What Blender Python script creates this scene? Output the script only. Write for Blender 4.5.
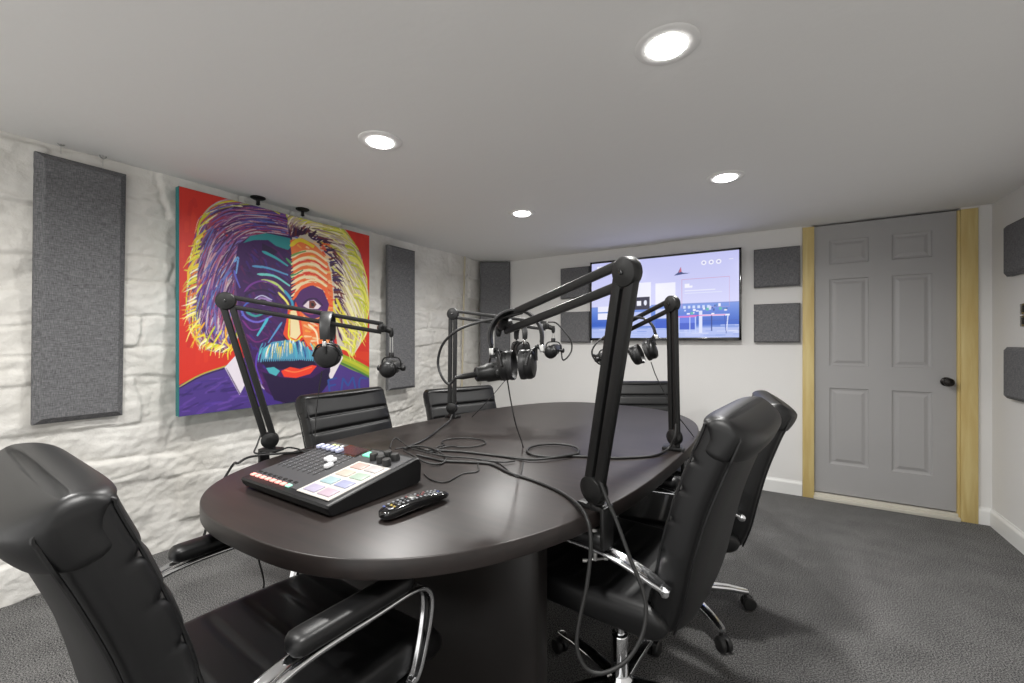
import bpy, bmesh, math, random
import numpy as np
from mathutils import Vector, Matrix, noise, Euler
PI = math.pi
R = math.radians
sc = bpy.context.scene
for o in list(bpy.data.objects):
    bpy.data.objects.remove(o)
C = sc.collection

# ------------------------------------------------------------------ camera
CAM_H = 1.2
YAW = R(31.6)
FPX = 426.7
cam_d = bpy.data.cameras.new('camera')
cam_d.sensor_width = 36
cam_d.lens = 36 * FPX / 1024
cam_d.clip_start = 0.02
cam = bpy.data.objects.new('camera', cam_d)
cam.location = (0, 0, CAM_H)
cam.rotation_euler = (PI / 2, 0, YAW)
C.objects.link(cam)
sc.camera = cam
FW = Vector((-math.sin(YAW), math.cos(YAW), 0))
RT = Vector((math.cos(YAW), math.sin(YAW), 0))
# ------------------------------------------------------------------ world, exposure
w = bpy.data.worlds.new('world')
sc.world = w
w.use_nodes = True
bg = w.node_tree.nodes['Background']
bg.inputs[0].default_value = (1.0, 0.985, 0.96, 1)
bg.inputs[1].default_value = 1.5
sc.view_settings.view_transform = 'Standard'
sc.view_settings.look = 'None'
sc.view_settings.gamma = 1
sc.view_settings.use_curve_mapping = False
sc.view_settings.exposure = 0.1
LAMP_W = 16.5
# ceiling lamps are built below by downlight()
LAMPS = [(-0.277, 1.342), (-1.50, 1.315), (-0.229, 2.585), (-1.498, 2.568), (-0.277, 0.09), (-1.50, 0.07)]  # last two are out of frame, added to brighten the ceiling


# ------------------------------------------------------------------ measuring helpers
def at(px, py, d):
    return d * FW + (px - 512) / FPX * d * RT + Vector((0, 0, CAM_H + (341.5 - py) / FPX * d))


def on_z(px, py, z):
    return at(px, py, (CAM_H - z) * FPX / (py - 341.5))


def on_x(px, py, x):
    k = (px - 512) / FPX
    v = FW + k * RT
    return at(px, py, x / v.x)


def on_y(px, py, y):
    k = (px - 512) / FPX
    v = FW + k * RT
    return at(px, py, y / v.y)


# ------------------------------------------------------------------ materials
def srgb(*c):
    out = []
    for v in c:
        v = v / 255
        out.append(v / 12.92 if v <= 0.04045 else ((v + 0.055) / 1.055) ** 2.4)
    return tuple(out) + (1,)


def mat(name, col, rough=0.5, metal=0.0, spec=0.5, emit=None, estr=0, bump=None, noise_col=None, coat=0):
    """bump = (scale, strength, distance); noise_col = (scale, second colour, detail)"""
    m = bpy.data.materials.new(name)
    m.use_nodes = True
    nt = m.node_tree
    b = nt.nodes['Principled BSDF']
    b.inputs['Base Color'].default_value = col
    b.inputs['Roughness'].default_value = rough
    b.inputs['Metallic'].default_value = metal
    b.inputs['Specular IOR Level'].default_value = spec
    b.inputs['Coat Weight'].default_value = coat
    if emit:
        b.inputs['Emission Color'].default_value = emit
        b.inputs['Emission Strength'].default_value = estr
    tc = nt.nodes.new('ShaderNodeTexCoord')
    if noise_col:
        s, c2, det = noise_col
        n = nt.nodes.new('ShaderNodeTexNoise')
        n.inputs['Scale'].default_value = s
        n.inputs['Detail'].default_value = det
        nt.links.new(tc.outputs['Object'], n.inputs['Vector'])
        cr = nt.nodes.new('ShaderNodeValToRGB')
        cr.color_ramp.elements[0].position = 0.35
        cr.color_ramp.elements[1].position = 0.65
        cr.color_ramp.elements[0].color = col
        cr.color_ramp.elements[1].color = c2
        nt.links.new(n.outputs['Fac'], cr.inputs['Fac'])
        nt.links.new(cr.outputs['Color'], b.inputs['Base Color'])
    if bump:
        s, st, dist = bump
        n = nt.nodes.new('ShaderNodeTexNoise')
        n.inputs['Scale'].default_value = s
        n.inputs['Detail'].default_value = 4
        nt.links.new(tc.outputs['Object'], n.inputs['Vector'])
        bp = nt.nodes.new('ShaderNodeBump')
        bp.inputs['Strength'].default_value = st
        bp.inputs['Distance'].default_value = dist
        nt.links.new(n.outputs['Fac'], bp.inputs['Height'])
        nt.links.new(bp.outputs['Normal'], b.inputs['Normal'])
    return m


M = {}
M['plaster'] = mat('ceiling_plaster', srgb(236, 235, 233), 0.85, spec=0.25, bump=(5, 0.25, 0.02))
M['wall'] = mat('white_wall_paint', srgb(222, 221, 219), 0.75, spec=0.3, bump=(40, 0.1, 0.002))
M['trim'] = mat('white_trim_paint', srgb(228, 228, 226), 0.4)
M['stone'] = mat('painted_stone', srgb(230, 228, 223), 0.62, spec=0.4, bump=(26, 0.6, 0.012), noise_col=(3.0, srgb(214, 211, 204), 5))
M['door'] = mat('grey_door_paint', srgb(160, 159, 159), 0.42)
M['leather'] = mat('black_leather', srgb(14, 14, 15), 0.40, spec=0.45, bump=(420, 0.12, 0.0008))
M['leather2'] = mat('black_leather_back', srgb(17, 17, 18), 0.45, spec=0.42, bump=(420, 0.12, 0.0008))
M['chrome'] = mat('polished_chrome', srgb(225, 226, 228), 0.1, metal=1)
M['black'] = mat('black_powder_coat', srgb(19, 19, 19), 0.40, spec=0.4, bump=(600, 0.05, 0.0005))
M['plastic'] = mat('black_plastic', srgb(17, 17, 18), 0.42, spec=0.4)
M['gloss'] = mat('gloss_black', srgb(16, 16, 17), 0.12, coat=0.5)
M['rubber'] = mat('black_rubber', srgb(26, 26, 26), 0.5)
M['pad'] = mat('ear_pad_vinyl', srgb(24, 24, 25), 0.45)
M['steel'] = mat('brushed_steel', srgb(190, 190, 188), 0.28, metal=1)
M['white'] = mat('white_plastic', srgb(225, 225, 228), 0.4)
M['pedestal'] = mat('dark_laminate_pedestal', srgb(27, 24, 23), 0.42, spec=.35)
M['knobdark'] = mat('dark_bronze', srgb(34, 30, 28), 0.3, metal=0.6)
M['batten'] = mat('tan_batten', srgb(196, 186, 160), 0.7, bump=(60, 0.3, 0.003))
M['lens'] = mat('lamp_lens', (1, 1, 1, 1), 0.5, emit=(1, 0.985, 0.96, 1), estr=14)
M['teal'] = mat('teal_canvas_edge', srgb(38, 120, 122), 0.6)


def fabric(name, c1, c2):
    m = bpy.data.materials.new(name)
    m.use_nodes = True
    nt = m.node_tree
    L = nt.links
    b = nt.nodes['Principled BSDF']
    b.inputs['Roughness'].default_value = 0.95
    b.inputs['Specular IOR Level'].default_value = 0.15
    tc = nt.nodes.new('ShaderNodeTexCoord')
    outs = []
    for sx in ((420, 420, 40), (45, 45, 420)):
        mp = nt.nodes.new('ShaderNodeMapping')
        mp.inputs['Scale'].default_value = sx
        L.new(tc.outputs['Object'], mp.inputs['Vector'])
        n = nt.nodes.new('ShaderNodeTexNoise')
        n.inputs['Scale'].default_value = 1.0
        n.inputs['Detail'].default_value = 2
        L.new(mp.outputs['Vector'], n.inputs['Vector'])
        outs.append(n.outputs['Fac'])
    ad = nt.nodes.new('ShaderNodeMath')
    ad.operation = 'MULTIPLY'
    L.new(outs[0], ad.inputs[0])
    L.new(outs[1], ad.inputs[1])
    cr = nt.nodes.new('ShaderNodeValToRGB')
    cr.color_ramp.elements[0].position = 0.08
    cr.color_ramp.elements[1].position = 0.46
    cr.color_ramp.elements[0].color = c1
    cr.color_ramp.elements[1].color = c2
    L.new(ad.outputs[0], cr.inputs['Fac'])
    L.new(cr.outputs['Color'], b.inputs['Base Color'])
    bp = nt.nodes.new('ShaderNodeBump')
    bp.inputs['Strength'].default_value = 0.4
    bp.inputs['Distance'].default_value = 0.002
    L.new(ad.outputs[0], bp.inputs['Height'])
    L.new(bp.outputs['Normal'], b.inputs['Normal'])
    return m


M['fabric'] = fabric('grey_panel_fabric', srgb(72, 72, 74), srgb(138, 138, 140))


def carpet():
    m = bpy.data.materials.new('charcoal_carpet')
    m.use_nodes = True
    nt = m.node_tree
    L = nt.links
    b = nt.nodes['Principled BSDF']
    b.inputs['Roughness'].default_value = 1.0
    b.inputs['Specular IOR Level'].default_value = 0.1
    tc = nt.nodes.new('ShaderNodeTexCoord')
    n1 = nt.nodes.new('ShaderNodeTexNoise')
    n1.inputs['Scale'].default_value = 210
    n1.inputs['Detail'].default_value = 3
    n2 = nt.nodes.new('ShaderNodeTexVoronoi')
    n2.inputs['Scale'].default_value = 300
    n3 = nt.nodes.new('ShaderNodeTexNoise')
    n3.inputs['Scale'].default_value = 6
    n3.inputs['Detail'].default_value = 4
    for n in (n1, n2, n3):
        L.new(tc.outputs['Object'], n.inputs['Vector'])
    mx = nt.nodes.new('ShaderNodeMath')
    mx.operation = 'MULTIPLY_ADD'
    mx.inputs[1].default_value = 0.9
    L.new(n1.outputs['Fac'], mx.inputs[0])
    m2 = nt.nodes.new('ShaderNodeMath')
    m2.operation = 'MULTIPLY'
    m2.inputs[1].default_value = 0.10
    L.new(n3.outputs['Fac'], m2.inputs[0])
    L.new(m2.outputs[0], mx.inputs[2])
    cr = nt.nodes.new('ShaderNodeValToRGB')
    cr.color_ramp.elements[0].position = 0.40
    cr.color_ramp.elements[1].position = 0.60
    cr.color_ramp.elements[0].color = srgb(50, 50, 51)
    cr.color_ramp.elements[1].color = srgb(132, 131, 130)
    L.new(mx.outputs[0], cr.inputs['Fac'])
    L.new(cr.outputs['Color'], b.inputs['Base Color'])
    bp = nt.nodes.new('ShaderNodeBump')
    bp.inputs['Strength'].default_value = 0.35
    bp.inputs['Distance'].default_value = 0.003
    L.new(n2.outputs['Distance'], bp.inputs['Height'])
    L.new(bp.outputs['Normal'], b.inputs['Normal'])
    return m


M['carpet'] = carpet()


def woodgrain(name, c1, c2, rough, scale=(6, 1.2, 6), ns=6, coat=0):
    m = bpy.data.materials.new(name)
    m.use_nodes = True
    nt = m.node_tree
    L = nt.links
    b = nt.nodes['Principled BSDF']
    b.inputs['Roughness'].default_value = rough
    b.inputs['Coat Weight'].default_value = coat
    tc = nt.nodes.new('ShaderNodeTexCoord')
    mp = nt.nodes.new('ShaderNodeMapping')
    mp.inputs['Scale'].default_value = scale
    L.new(tc.outputs['Object'], mp.inputs['Vector'])
    n = nt.nodes.new('ShaderNodeTexNoise')
    n.inputs['Scale'].default_value = ns
    n.inputs['Detail'].default_value = 5
    n.inputs['Distortion'].default_value = 0.4
    L.new(mp.outputs['Vector'], n.inputs['Vector'])
    cr = nt.nodes.new('ShaderNodeValToRGB')
    cr.color_ramp.elements[0].position = 0.3
    cr.color_ramp.elements[1].position = 0.7
    cr.color_ramp.elements[0].color = c1
    cr.color_ramp.elements[1].color = c2
    L.new(n.outputs['Fac'], cr.inputs['Fac'])
    L.new(cr.outputs['Color'], b.inputs['Base Color'])
    return m


M['pine'] = woodgrain('raw_pine', srgb(214, 196, 138), srgb(196, 170, 108), 0.55, (9, 9, 0.8), 3)
M['table'] = woodgrain('espresso_laminate', srgb(29, 25, 24), srgb(40, 33, 31), 0.40, (0.7, 9, 9), 5)


def vcol(name, attr='Col', emit=0.0, rough=0.55):
    m = bpy.data.materials.new(name)
    m.use_nodes = True
    nt = m.node_tree
    b = nt.nodes['Principled BSDF']
    a = nt.nodes.new('ShaderNodeVertexColor')
    a.layer_name = attr
    b.inputs['Roughness'].default_value = rough
    if emit:
        b.inputs['Base Color'].default_value = (0.01, 0.01, 0.012, 1)
        nt.links.new(a.outputs['Color'], b.inputs['Emission Color'])
        b.inputs['Emission Strength'].default_value = emit
    else:
        nt.links.new(a.outputs['Color'], b.inputs['Base Color'])
    return m


M['paint'] = vcol('acrylic_paint', rough=0.5)
M['screen'] = vcol('lit_screen', emit=0.92, rough=0.15)


# ------------------------------------------------------------------ mesh builder
class MB:
    def __init__(self):
        self.v = []
        self.f = []
        self.mi = []

    def add(self, vs, fs, mi=0):
        n = len(self.v)
        self.v += [tuple(x) for x in vs]
        self.f += [[i + n for i in f] for f in fs]
        self.mi += [mi] * len(fs)
        return self

    def rbox(self, c, s, bev=0.003, seg=2, rot=None, taper=None):
        """bevelled box; c centre, s full size, rot a 3x3/4x4 matrix"""
        bm = bmesh.new()
        bmesh.ops.create_cube(bm, size=1)
        for v in bm.verts:
            v.co = Vector((v.co.x * s[0], v.co.y * s[1], v.co.z * s[2]))
            if taper:
                k = taper if v.co.z < 0 else 1
                v.co.x *= k
                v.co.y *= k
        if bev > 0:
            bmesh.ops.bevel(bm, geom=list(bm.edges), offset=min(bev, min(s) * 0.49), segments=seg, profile=0.5, affect='EDGES')
        mt = rot.to_4x4() if rot is not None else Matrix.Identity(4)
        bm.verts.index_update()
        vs = [mt @ v.co + Vector(c) for v in bm.verts]
        fs = [[v.index for v in f.verts] for f in bm.faces]
        bm.free()
        return self.add(vs, fs)

    def tube(self, pts, r, n=10, cap=True, flat=None):
        """tube along pts, r number or list; flat=(wx,wy,up) gives an oval section"""
        pts = [Vector(p) for p in pts]
        m = len(pts)
        rs = r if isinstance(r, (list, tuple)) else [r] * m
        tg = []
        for i in range(m):
            a = pts[max(0, i - 1)]
            b = pts[min(m - 1, i + 1)]
            tg.append((b - a).normalized())
        up = Vector(flat[2]) if flat else (Vector((0, 0, 1)) if abs(tg[0].z) < 0.9 else Vector((1, 0, 0)))
        nx = (up - tg[0] * up.dot(tg[0])).normalized()
        vs = []
        for i in range(m):
            if flat:
                nx = (up - tg[i] * up.dot(tg[i]))
                nx = nx.normalized() if nx.length > 1e-5 else Vector((1, 0, 0))
            else:
                nx = (nx - tg[i] * nx.dot(tg[i])).normalized()
            ny = tg[i].cross(nx)
            for k in range(n):
                a = 2 * PI * k / n + PI / n
                ca, sa = math.cos(a), math.sin(a)
                if flat:
                    e = 0.5
                    ca = math.copysign(abs(ca) ** e, ca)
                    sa = math.copysign(abs(sa) ** e, sa)
                    vs.append(pts[i] + nx * ca * flat[0] * rs[i] + ny * sa * flat[1] * rs[i])
                else:
                    vs.append(pts[i] + nx * ca * rs[i] + ny * sa * rs[i])
        fs = []
        for i in range(m - 1):
            for k in range(n):
                fs.append([i * n + k, i * n + (k + 1) % n, (i + 1) * n + (k + 1) % n, (i + 1) * n + k])
        if cap:
            fs.append(list(range(n))[::-1])
            fs.append([(m - 1) * n + k for k in range(n)])
        return self.add(vs, fs)

    def lathe(self, prof, o=(0, 0, 0), axis=(0, 0, 1), n=24):
        """prof: (radius, height) list along axis from o; the ends are capped"""
        az = Vector(axis).normalized()
        ax = az.orthogonal().normalized()
        ay = az.cross(ax)
        o = Vector(o)
        vs = []
        for (r, h) in prof:
            for k in range(n):
                a = 2 * PI * k / n
                vs.append(o + az * h + ax * math.cos(a) * r + ay * math.sin(a) * r)
        fs = []
        m = len(prof)
        for i in range(m - 1):
            for k in range(n):
                fs.append([i * n + k, i * n + (k + 1) % n, (i + 1) * n + (k + 1) % n, (i + 1) * n + k])
        fs.append(list(range(n))[::-1])
        fs.append([(m - 1) * n + k for k in range(n)])
        return self.add(vs, fs)

    def loft(self, loops, cap=True):
        n = len(loops[0])
        vs = [p for l in loops for p in l]
        fs = []
        for i in range(len(loops) - 1):
            for k in range(n):
                fs.append([i * n + k, i * n + (k + 1) % n, (i + 1) * n + (k + 1) % n, (i + 1) * n + k])
        if cap:
            fs.append(list(range(n))[::-1])
            fs.append([(len(loops) - 1) * n + k for k in range(n)])
        return self.add(vs, fs)

    def grid(self, fn, nu, nv):
        vs = [fn(i / nu, j / nv) for j in range(nv + 1) for i in range(nu + 1)]
        fs = [[j * (nu + 1) + i, j * (nu + 1) + i + 1, (j + 1) * (nu + 1) + i + 1, (j + 1) * (nu + 1) + i] for j in range(nv) for i in range(nu)]
        return self.add(vs, fs)

    def prism(self, outline, z0, z1, bev=0.0):
        """outline: xy list extruded z0..z1 with small rounded rims"""
        n = len(outline)
        if bev:
            c = Vector((sum(p[0] for p in outline) / n, sum(p[1] for p in outline) / n))

            def ins(d):
                out = []
                for i, p in enumerate(outline):
                    a = Vector(outline[i - 1][:2])
                    b = Vector(outline[(i + 1) % n][:2])
                    t = (b - a).normalized()
                    nrm = Vector((-t.y, t.x))
                    if nrm.dot(c - Vector(p[:2])) < 0:
                        nrm = -nrm
                    out.append(Vector(p[:2]) + nrm * d)
                return out
            L = []
            for d, z in ((bev, z0), (bev * .3, z0 + bev * .3), (0, z0 + bev), (0, z1 - bev), (bev * .3, z1 - bev * .3), (bev, z1)):
                L.append([(p.x, p.y, z) for p in ins(d)])
        else:
            L = [[(p[0], p[1], z0) for p in outline], [(p[0], p[1], z1) for p in outline]]
        return self.loft(L)

    def build(self, name, m, parent=None, smooth=True, sharp=40, loc=None, rotz=0):
        me = bpy.data.meshes.new(name)
        me.from_pydata([tuple(v) for v in self.v], [], self.f)
        ms = m if isinstance(m, (list, tuple)) else [m]
        for x in ms:
            me.materials.append(M[x] if isinstance(x, str) else x)
        if len(ms) > 1:
            me.polygons.foreach_set('material_index', self.mi)
        bm = bmesh.new()
        bm.from_mesh(me)
        bmesh.ops.recalc_face_normals(bm, faces=bm.faces)
        bm.to_mesh(me)
        bm.free()
        if smooth:
            me.polygons.foreach_set('use_smooth', [True] * len(me.polygons))
            me.set_sharp_from_angle(angle=R(sharp))
        o = bpy.data.objects.new(name, me)
        C.objects.link(o)
        if parent:
            o.parent = parent
        if loc:
            o.location = loc
        o.rotation_euler.z = rotz
        return o


def tag(o, label=None, cat=None, group=None, kind=None):
    if label:
        o['label'] = label
    if cat:
        o['category'] = cat
    if group:
        o['group'] = group
    if kind:
        o['kind'] = kind
    return o


def thing(name, label, cat, loc=(0, 0, 0), rotz=0, group=None):
    o = bpy.data.objects.new(name, None)
    o.empty_display_size = 0.05
    C.objects.link(o)
    o.location = loc
    o.rotation_euler = (0, 0, rotz)
    return tag(o, label, cat, group)


def dup(root, loc, rotz, label):
    r = root.copy()
    C.objects.link(r)
    r.location = loc
    r.rotation_euler = (0, 0, rotz)
    r['label'] = label
    for ch in list(root.children):
        c = ch.copy()
        C.objects.link(c)
        c.parent = r
        for g in list(ch.children):
            d = g.copy()
            C.objects.link(d)
            d.parent = c
    return r


def spline(pts, k=8):
    """Catmull-Rom through pts"""
    P = [Vector(p) for p in pts]
    out = []
    n = len(P)
    for i in range(n - 1):
        p0 = P[i - 1] if i > 0 else P[0] * 2 - P[1]
        p1, p2 = P[i], P[i + 1]
        p3 = P[i + 2] if i + 2 < n else P[-1] * 2 - P[-2]
        for j in range(k):
            t = j / k
            out.append(0.5 * ((2 * p1) + (p2 - p0) * t + (2 * p0 - 5 * p1 + 4 * p2 - p3) * t * t + (3 * p1 - p0 - 3 * p2 + p3) * t ** 3))
    out.append(P[-1])
    return out


def struct(o):
    o['kind'] = 'structure'
    return o


# ------------------------------------------------------------------ room shell
YB = 4.01      # back wall
XR = 1.208     # right wall
ZC = 2.095     # ceiling
YF = -1.3      # the room goes on behind the camera
struct(MB().grid(lambda u, v: (-3.3 + 4.7 * u, YF + (YB + .15 - YF) * v, 0), 2, 2).build('floor', 'carpet', smooth=False))


def ceil_pt(u, v):
    x = -3.2 + 4.55 * u
    y = YF + (YB + .1 - YF) * v
    z = ZC + 0.006 * noise.noise(Vector((x * 1.1, y * 1.1, 3)))
    dl = max(0.0, 1 - (x + 2.85) / 0.5) if x > -2.85 else 1.0
    db = max(0.0, 1 - (YB - y) / 0.35) if x < -0.9 else 0
    z -= 0.0 * dl + 0.008 * db
    return (x, y, z)


struct(MB().grid(ceil_pt, 70, 80).build('ceiling', 'plaster'))

# stone wall on the left: irregular painted courses
rs = random.Random(4)
courses = []
z = -0.02
while z < 2.2:
    h = rs.uniform(0.13, 0.30)
    brk = []
    y = YF - rs.uniform(0, .4)
    while y < 4.4:
        wv = rs.uniform(0.28, 0.75)
        brk.append((y, y + wv, rs.uniform(-.028, .028), rs.uniform(-.07, .07), rs.uniform(-.06, .06)))
        y += wv
    courses.append((z, z + h, brk))
    z += h


def stone_x(y, z):
    bx = -2.80 - 0.05 * max(0, (1.9 - z)) - 0.08 * max(0, (0.9 - z)) ** 1.3
    wob = 0.026 * noise.noise(Vector((y * 1.7, z * 1.7, 8)))
    yy = y + 0.05 * noise.noise(Vector((y * 3, z * 3, 1)))
    zz = z + 0.05 * noise.noise(Vector((y * 1.6, z * 2.0, 5))) + 0.10 * noise.noise(Vector((y * .8, z * .9, 15))) + 0.014 * noise.noise(Vector((y * 8, z * 9, 2)))
    for (z0, z1, brk) in courses:
        if z0 <= zz < z1:
            for (a, b, off, sl, tw) in brk:
                if a <= yy < b:
                    dz = min(zz - z0, z1 - zz)
                    dy = min(yy - a, b - yy)
                    d = min(dz, dy * 0.9)
                    edge = 1 - min(1, d / 0.013)
                    s = off + sl * (zz - (z0 + z1) / 2) + tw * (yy - (a + b) / 2)
                    g = -0.016 * edge ** 1.3 * (0.45 + 0.55 * max(0, min(1, .5 + 1.3 * noise.noise(Vector((y * 2.2, z * 2.2, 12))))))
                    s *= (1 - edge)
                    s *= 0.5
                    return bx + wob + s + g + 0.011 * noise.noise(Vector((y * 8, z * 11, 4))) + 0.006 * noise.noise(Vector((y * 24, z * 30, 7))) - 0.012 * max(0, 1 - 5 * abs(noise.noise(Vector((y * 2.6, z * 9 + y * .8, 21))))) * max(0, noise.noise(Vector((y * 1.9, z * 1.9, 33))) + .35)
    return bx + wob


NU, NV = 560, 250


def stone_pt(u, v):
    y = YF + (4.12 - YF) * u
    z = -0.03 + 2.17 * v
    return (stone_x(y, z), y, z)


struct(MB().grid(stone_pt, NU, NV).build('wall_left', 'stone', sharp=180))
# plain walls, real thickness; the back wall has the door opening
DX0, DX1, DZ1 = 0.245, 1.062, 2.085
wb = MB()
wb.rbox(((-2.95 + DX0) / 2, YB + .06, ZC / 2 + .02), (DX0 + 2.95, .12, ZC + .08), 0)
wb.rbox(((DX1 + XR + .12) / 2, YB + .06, ZC / 2 + .02), (XR + .12 - DX1, .12, ZC + .08), 0)
struct(wb.build('wall_back', 'wall', smooth=False))
struct(MB().rbox((XR + .06, (YF + YB) / 2, ZC / 2 + .02), (.12, YB - YF, ZC + .08), 0).build('wall_right', 'wall', smooth=False))


def base_prof(L, wall):
    m = MB()
    pr = [(0, 0), (.014, 0), (.014, .088), (.011, .097), (.006, .104), (.004, .112), (0, .112)]
    if wall == 'back':
        for x0, x1 in L:
            m.loft([[(x, YB - a, b) for a, b in pr] for x in (x0, x1)])
    else:
        for y0, y1 in L:
            m.loft([[(XR - a, y, b) for a, b in pr] for y in (y0, y1)])
    return m


struct(base_prof([(-2.9, 0.183), (1.142, XR)], 'back').build('baseboard_back', 'trim', smooth=False))
struct(base_prof([(YF, YB)], 'right').build('baseboard_right', 'trim', smooth=False))
# raw pine casings and sill
struct(MB().rbox((0.222, YB - .009, 1.04), (.074, .02, 2.08), .002).rbox((0.252, YB + .045, 1.04), (.014, .10, 2.08), .001).build('trim_1', 'pine'))
struct(MB().rbox((1.100, YB - .009, 1.04), (.082, .02, 2.08), .002).rbox((1.054, YB + .045, 1.04), (.016, .10, 2.08), .001).build('trim_2', 'pine'))
M['sill'] = mat('pale_sill', srgb(196, 192, 180), 0.45)
struct(MB().rbox((0.654, YB - .004, .012), (.80, .07, .024), .003).rbox((0.654, YB + .03, .026), (.79, .08, .035), .003).build('trim_3', 'sill'))
struct(MB().rbox((0.654, YB + .10, 1.04), (.9, .01, 2.2), 0).build('door_backing', 'gloss'))  # black sheet behind the door slab, closes the opening


# door: six raised panels
def door():
    x0, x1, z0, z1, yf = 0.260, 1.045, 0.052, 2.082, YB + 0.012
    cols = [(.355, .587), (.714, .927)]
    rows = [(.273, .85), (1.015, 1.672), (1.784, 1.966)]
    m = MB()
    xs = sorted({x0, x1} | {a for c in cols for a in c})
    zs = sorted({z0, z1} | {a for c in rows for a in c})
    for i in range(len(xs) - 1):
        for j in range(len(zs) - 1):
            a, b, c, d = xs[i], xs[i + 1], zs[j], zs[j + 1]
            if (a, b) in cols and (c, d) in rows:
                # sunken moulding then raised field
                steps = [(0, 0), (.006, .007), (.016, .009), (.022, .009), (.042, .002), (.046, .002)]
                loops = [[(a + e, yf + k, c + e), (b - e, yf + k, c + e), (b - e, yf + k, d - e), (a + e, yf + k, d - e)] for e, k in steps]
                n = len(m.v)
                vs = [p for l in loops for p in l]
                fs = []
                for s in range(len(loops) - 1):
                    for k in range(4):
                        fs.append([s * 4 + k, s * 4 + (k + 1) % 4, s * 4 + 4 + (k + 1) % 4, s * 4 + 4 + k])
                fs.append([(len(loops) - 1) * 4 + k for k in range(4)])
                m.add(vs, fs)
            else:
                m.add([(a, yf, c), (b, yf, c), (b, yf, d), (a, yf, d)], [[0, 1, 2, 3]])
    for (a, b) in (((x0, z0), (x1, z0)), ((x1, z0), (x1, z1)), ((x1, z1), (x0, z1)), ((x0, z1), (x0, z0))):
        m.add([(a[0], yf, a[1]), (b[0], yf, b[1]), (b[0], yf + .035, b[1]), (a[0], yf + .035, a[1])], [[0, 1, 2, 3]])
    m.add([(x0, yf + .035, z0), (x1, yf + .035, z0), (x1, yf + .035, z1), (x0, yf + .035, z1)], [[0, 1, 2, 3]])
    # recalc would flip nothing useful on mixed shells; weld first
    me = bpy.data.meshes.new('door_1')
    me.from_pydata(m.v, [], m.f)
    bm = bmesh.new()
    bm.from_mesh(me)
    bmesh.ops.remove_doubles(bm, verts=bm.verts, dist=1e-5)
    bmesh.ops.recalc_face_normals(bm, faces=bm.faces)
    bm.to_mesh(me)
    bm.free()
    me.materials.append(M['door'])
    o = bpy.data.objects.new('door_1', me)
    C.objects.link(o)
    struct(o)
    k = MB().lathe([(.031, 0), (.031, .005), (.027, .009), (.012, .011), (.011, .03), (.018, .036), (.027, .046), (.029, .056), (.025, .066), (.012, .071)],
                   (.996, yf, .926), (0, -1, 0), 28).build('door_knob', 'knobdark', o)
    k['label'] = 'dark round door knob'
    return o


door()


# ------------------------------------------------------------------ ceiling lamps
def downlight(i, x, y, label):
    t = thing('ceiling_light', label, 'ceiling light', (x, y, ZC), 0, 'recessed ceiling downlights')
    MB().lathe([(.094, .004), (.094, -.002), (.090, -.0045), (.062, -.006), (.056, -.004), (.056, .003)], n=48).build('trim_ring', 'plaster', t)
    MB().lathe([(.0555, -.003), (.0555, -.009), (.049, -.012), (.02, -.0135)], n=40).build('lens', 'lens', t)
    ld = bpy.data.lights.new('lamp_glow', 'AREA')
    ld.shape = 'DISK'
    ld.size = 0.11
    ld.energy = LAMP_W
    ld.color = (1, 0.985, 0.955)
    ld.spread = R(165)
    lo = bpy.data.objects.new('lamp_glow', ld)
    lo.location = (0, 0, -.022)
    lo.parent = t
    C.objects.link(lo)


lamp_labels = ['lit round ceiling downlight nearest the camera, above the right side of the table',
               'lit round ceiling downlight nearest the colourful portrait, on the left',
               'lit round ceiling downlight in front of the wall with the grey door',
               'small far lit ceiling downlight above the corner with the tall dark panel',
               'added ceiling downlight out of frame on the right side, for brightness',
               'added ceiling downlight out of frame on the left side, for brightness']
for i, (x, y) in enumerate(LAMPS):
    downlight(i, x, y, lamp_labels[i])


# ------------------------------------------------------------------ acoustic panels
def acoustic(name, wdt, hgt, dep, loc, rotz, label, bev=0.02, tilt=0, grp='grey fabric acoustic panels'):
    """local frame: face towards -Y, origin at bottom centre of the back"""
    m = MB()

    def lp(e, y):
        return [(-wdt / 2 + e, y, e), (wdt / 2 - e, y, e), (wdt / 2 - e, y, hgt - e), (-wdt / 2 + e, y, hgt - e)]
    m.loft([lp(0, 0), lp(0, -dep + bev), lp(bev * .9, -dep + .002), lp(bev, -dep)])
    o = m.build(name, 'fabric', None, smooth=False)
    o.location = loc
    o.rotation_euler = (tilt, 0, rotz)
    return tag(o, label, 'acoustic panel', grp)


G1 = 'tall grey acoustic panels'
acoustic('acoustic_panel', .31, 1.21, .05, (-2.835, .652, .828), PI / 2, 'tall grey fabric acoustic panel nearest the camera, left of the portrait', .028, R(2.4), G1)
acoustic('acoustic_panel', .31, 1.22, .05, (-2.775, 2.645, .79), PI / 2, 'tall grey fabric acoustic panel just right of the portrait', .02, 0, G1)
acoustic('acoustic_panel', .33, 1.25, .05, (-2.635, 3.925, .825), R(36), 'tall dark acoustic panel set across the far corner', .015, 0, G1)
G2 = 'square grey acoustic panels'
for (xc, zc, lb) in ((-1.707, 1.635, 'square grey acoustic panel left of the television, upper one of the pair'),
                     (-1.707, 1.19, 'square grey acoustic panel left of the television, lower one of the pair'),
                     (.0135, 1.635, 'square grey acoustic panel between television and door, upper one of the pair'),
                     (.0135, 1.192, 'square grey acoustic panel between television and door, lower one of the pair')):
    acoustic('acoustic_panel', .313, .308, .045, (xc, YB, zc), 0, lb, .012, 0, G2)
for (zc, lb) in ((1.587, 'square grey acoustic panel on the right wall, upper one'), (.862, 'square grey acoustic panel on the right wall, lower one')):
    acoustic('acoustic_panel', .305, .305, .045, (XR, 3.57, zc), -PI / 2, lb, .02, 0, G2)
sw = thing('wall_control', 'small black wall control plate on the right wall between two square panels', 'switch', (XR, 3.55, 1.35))
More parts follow.
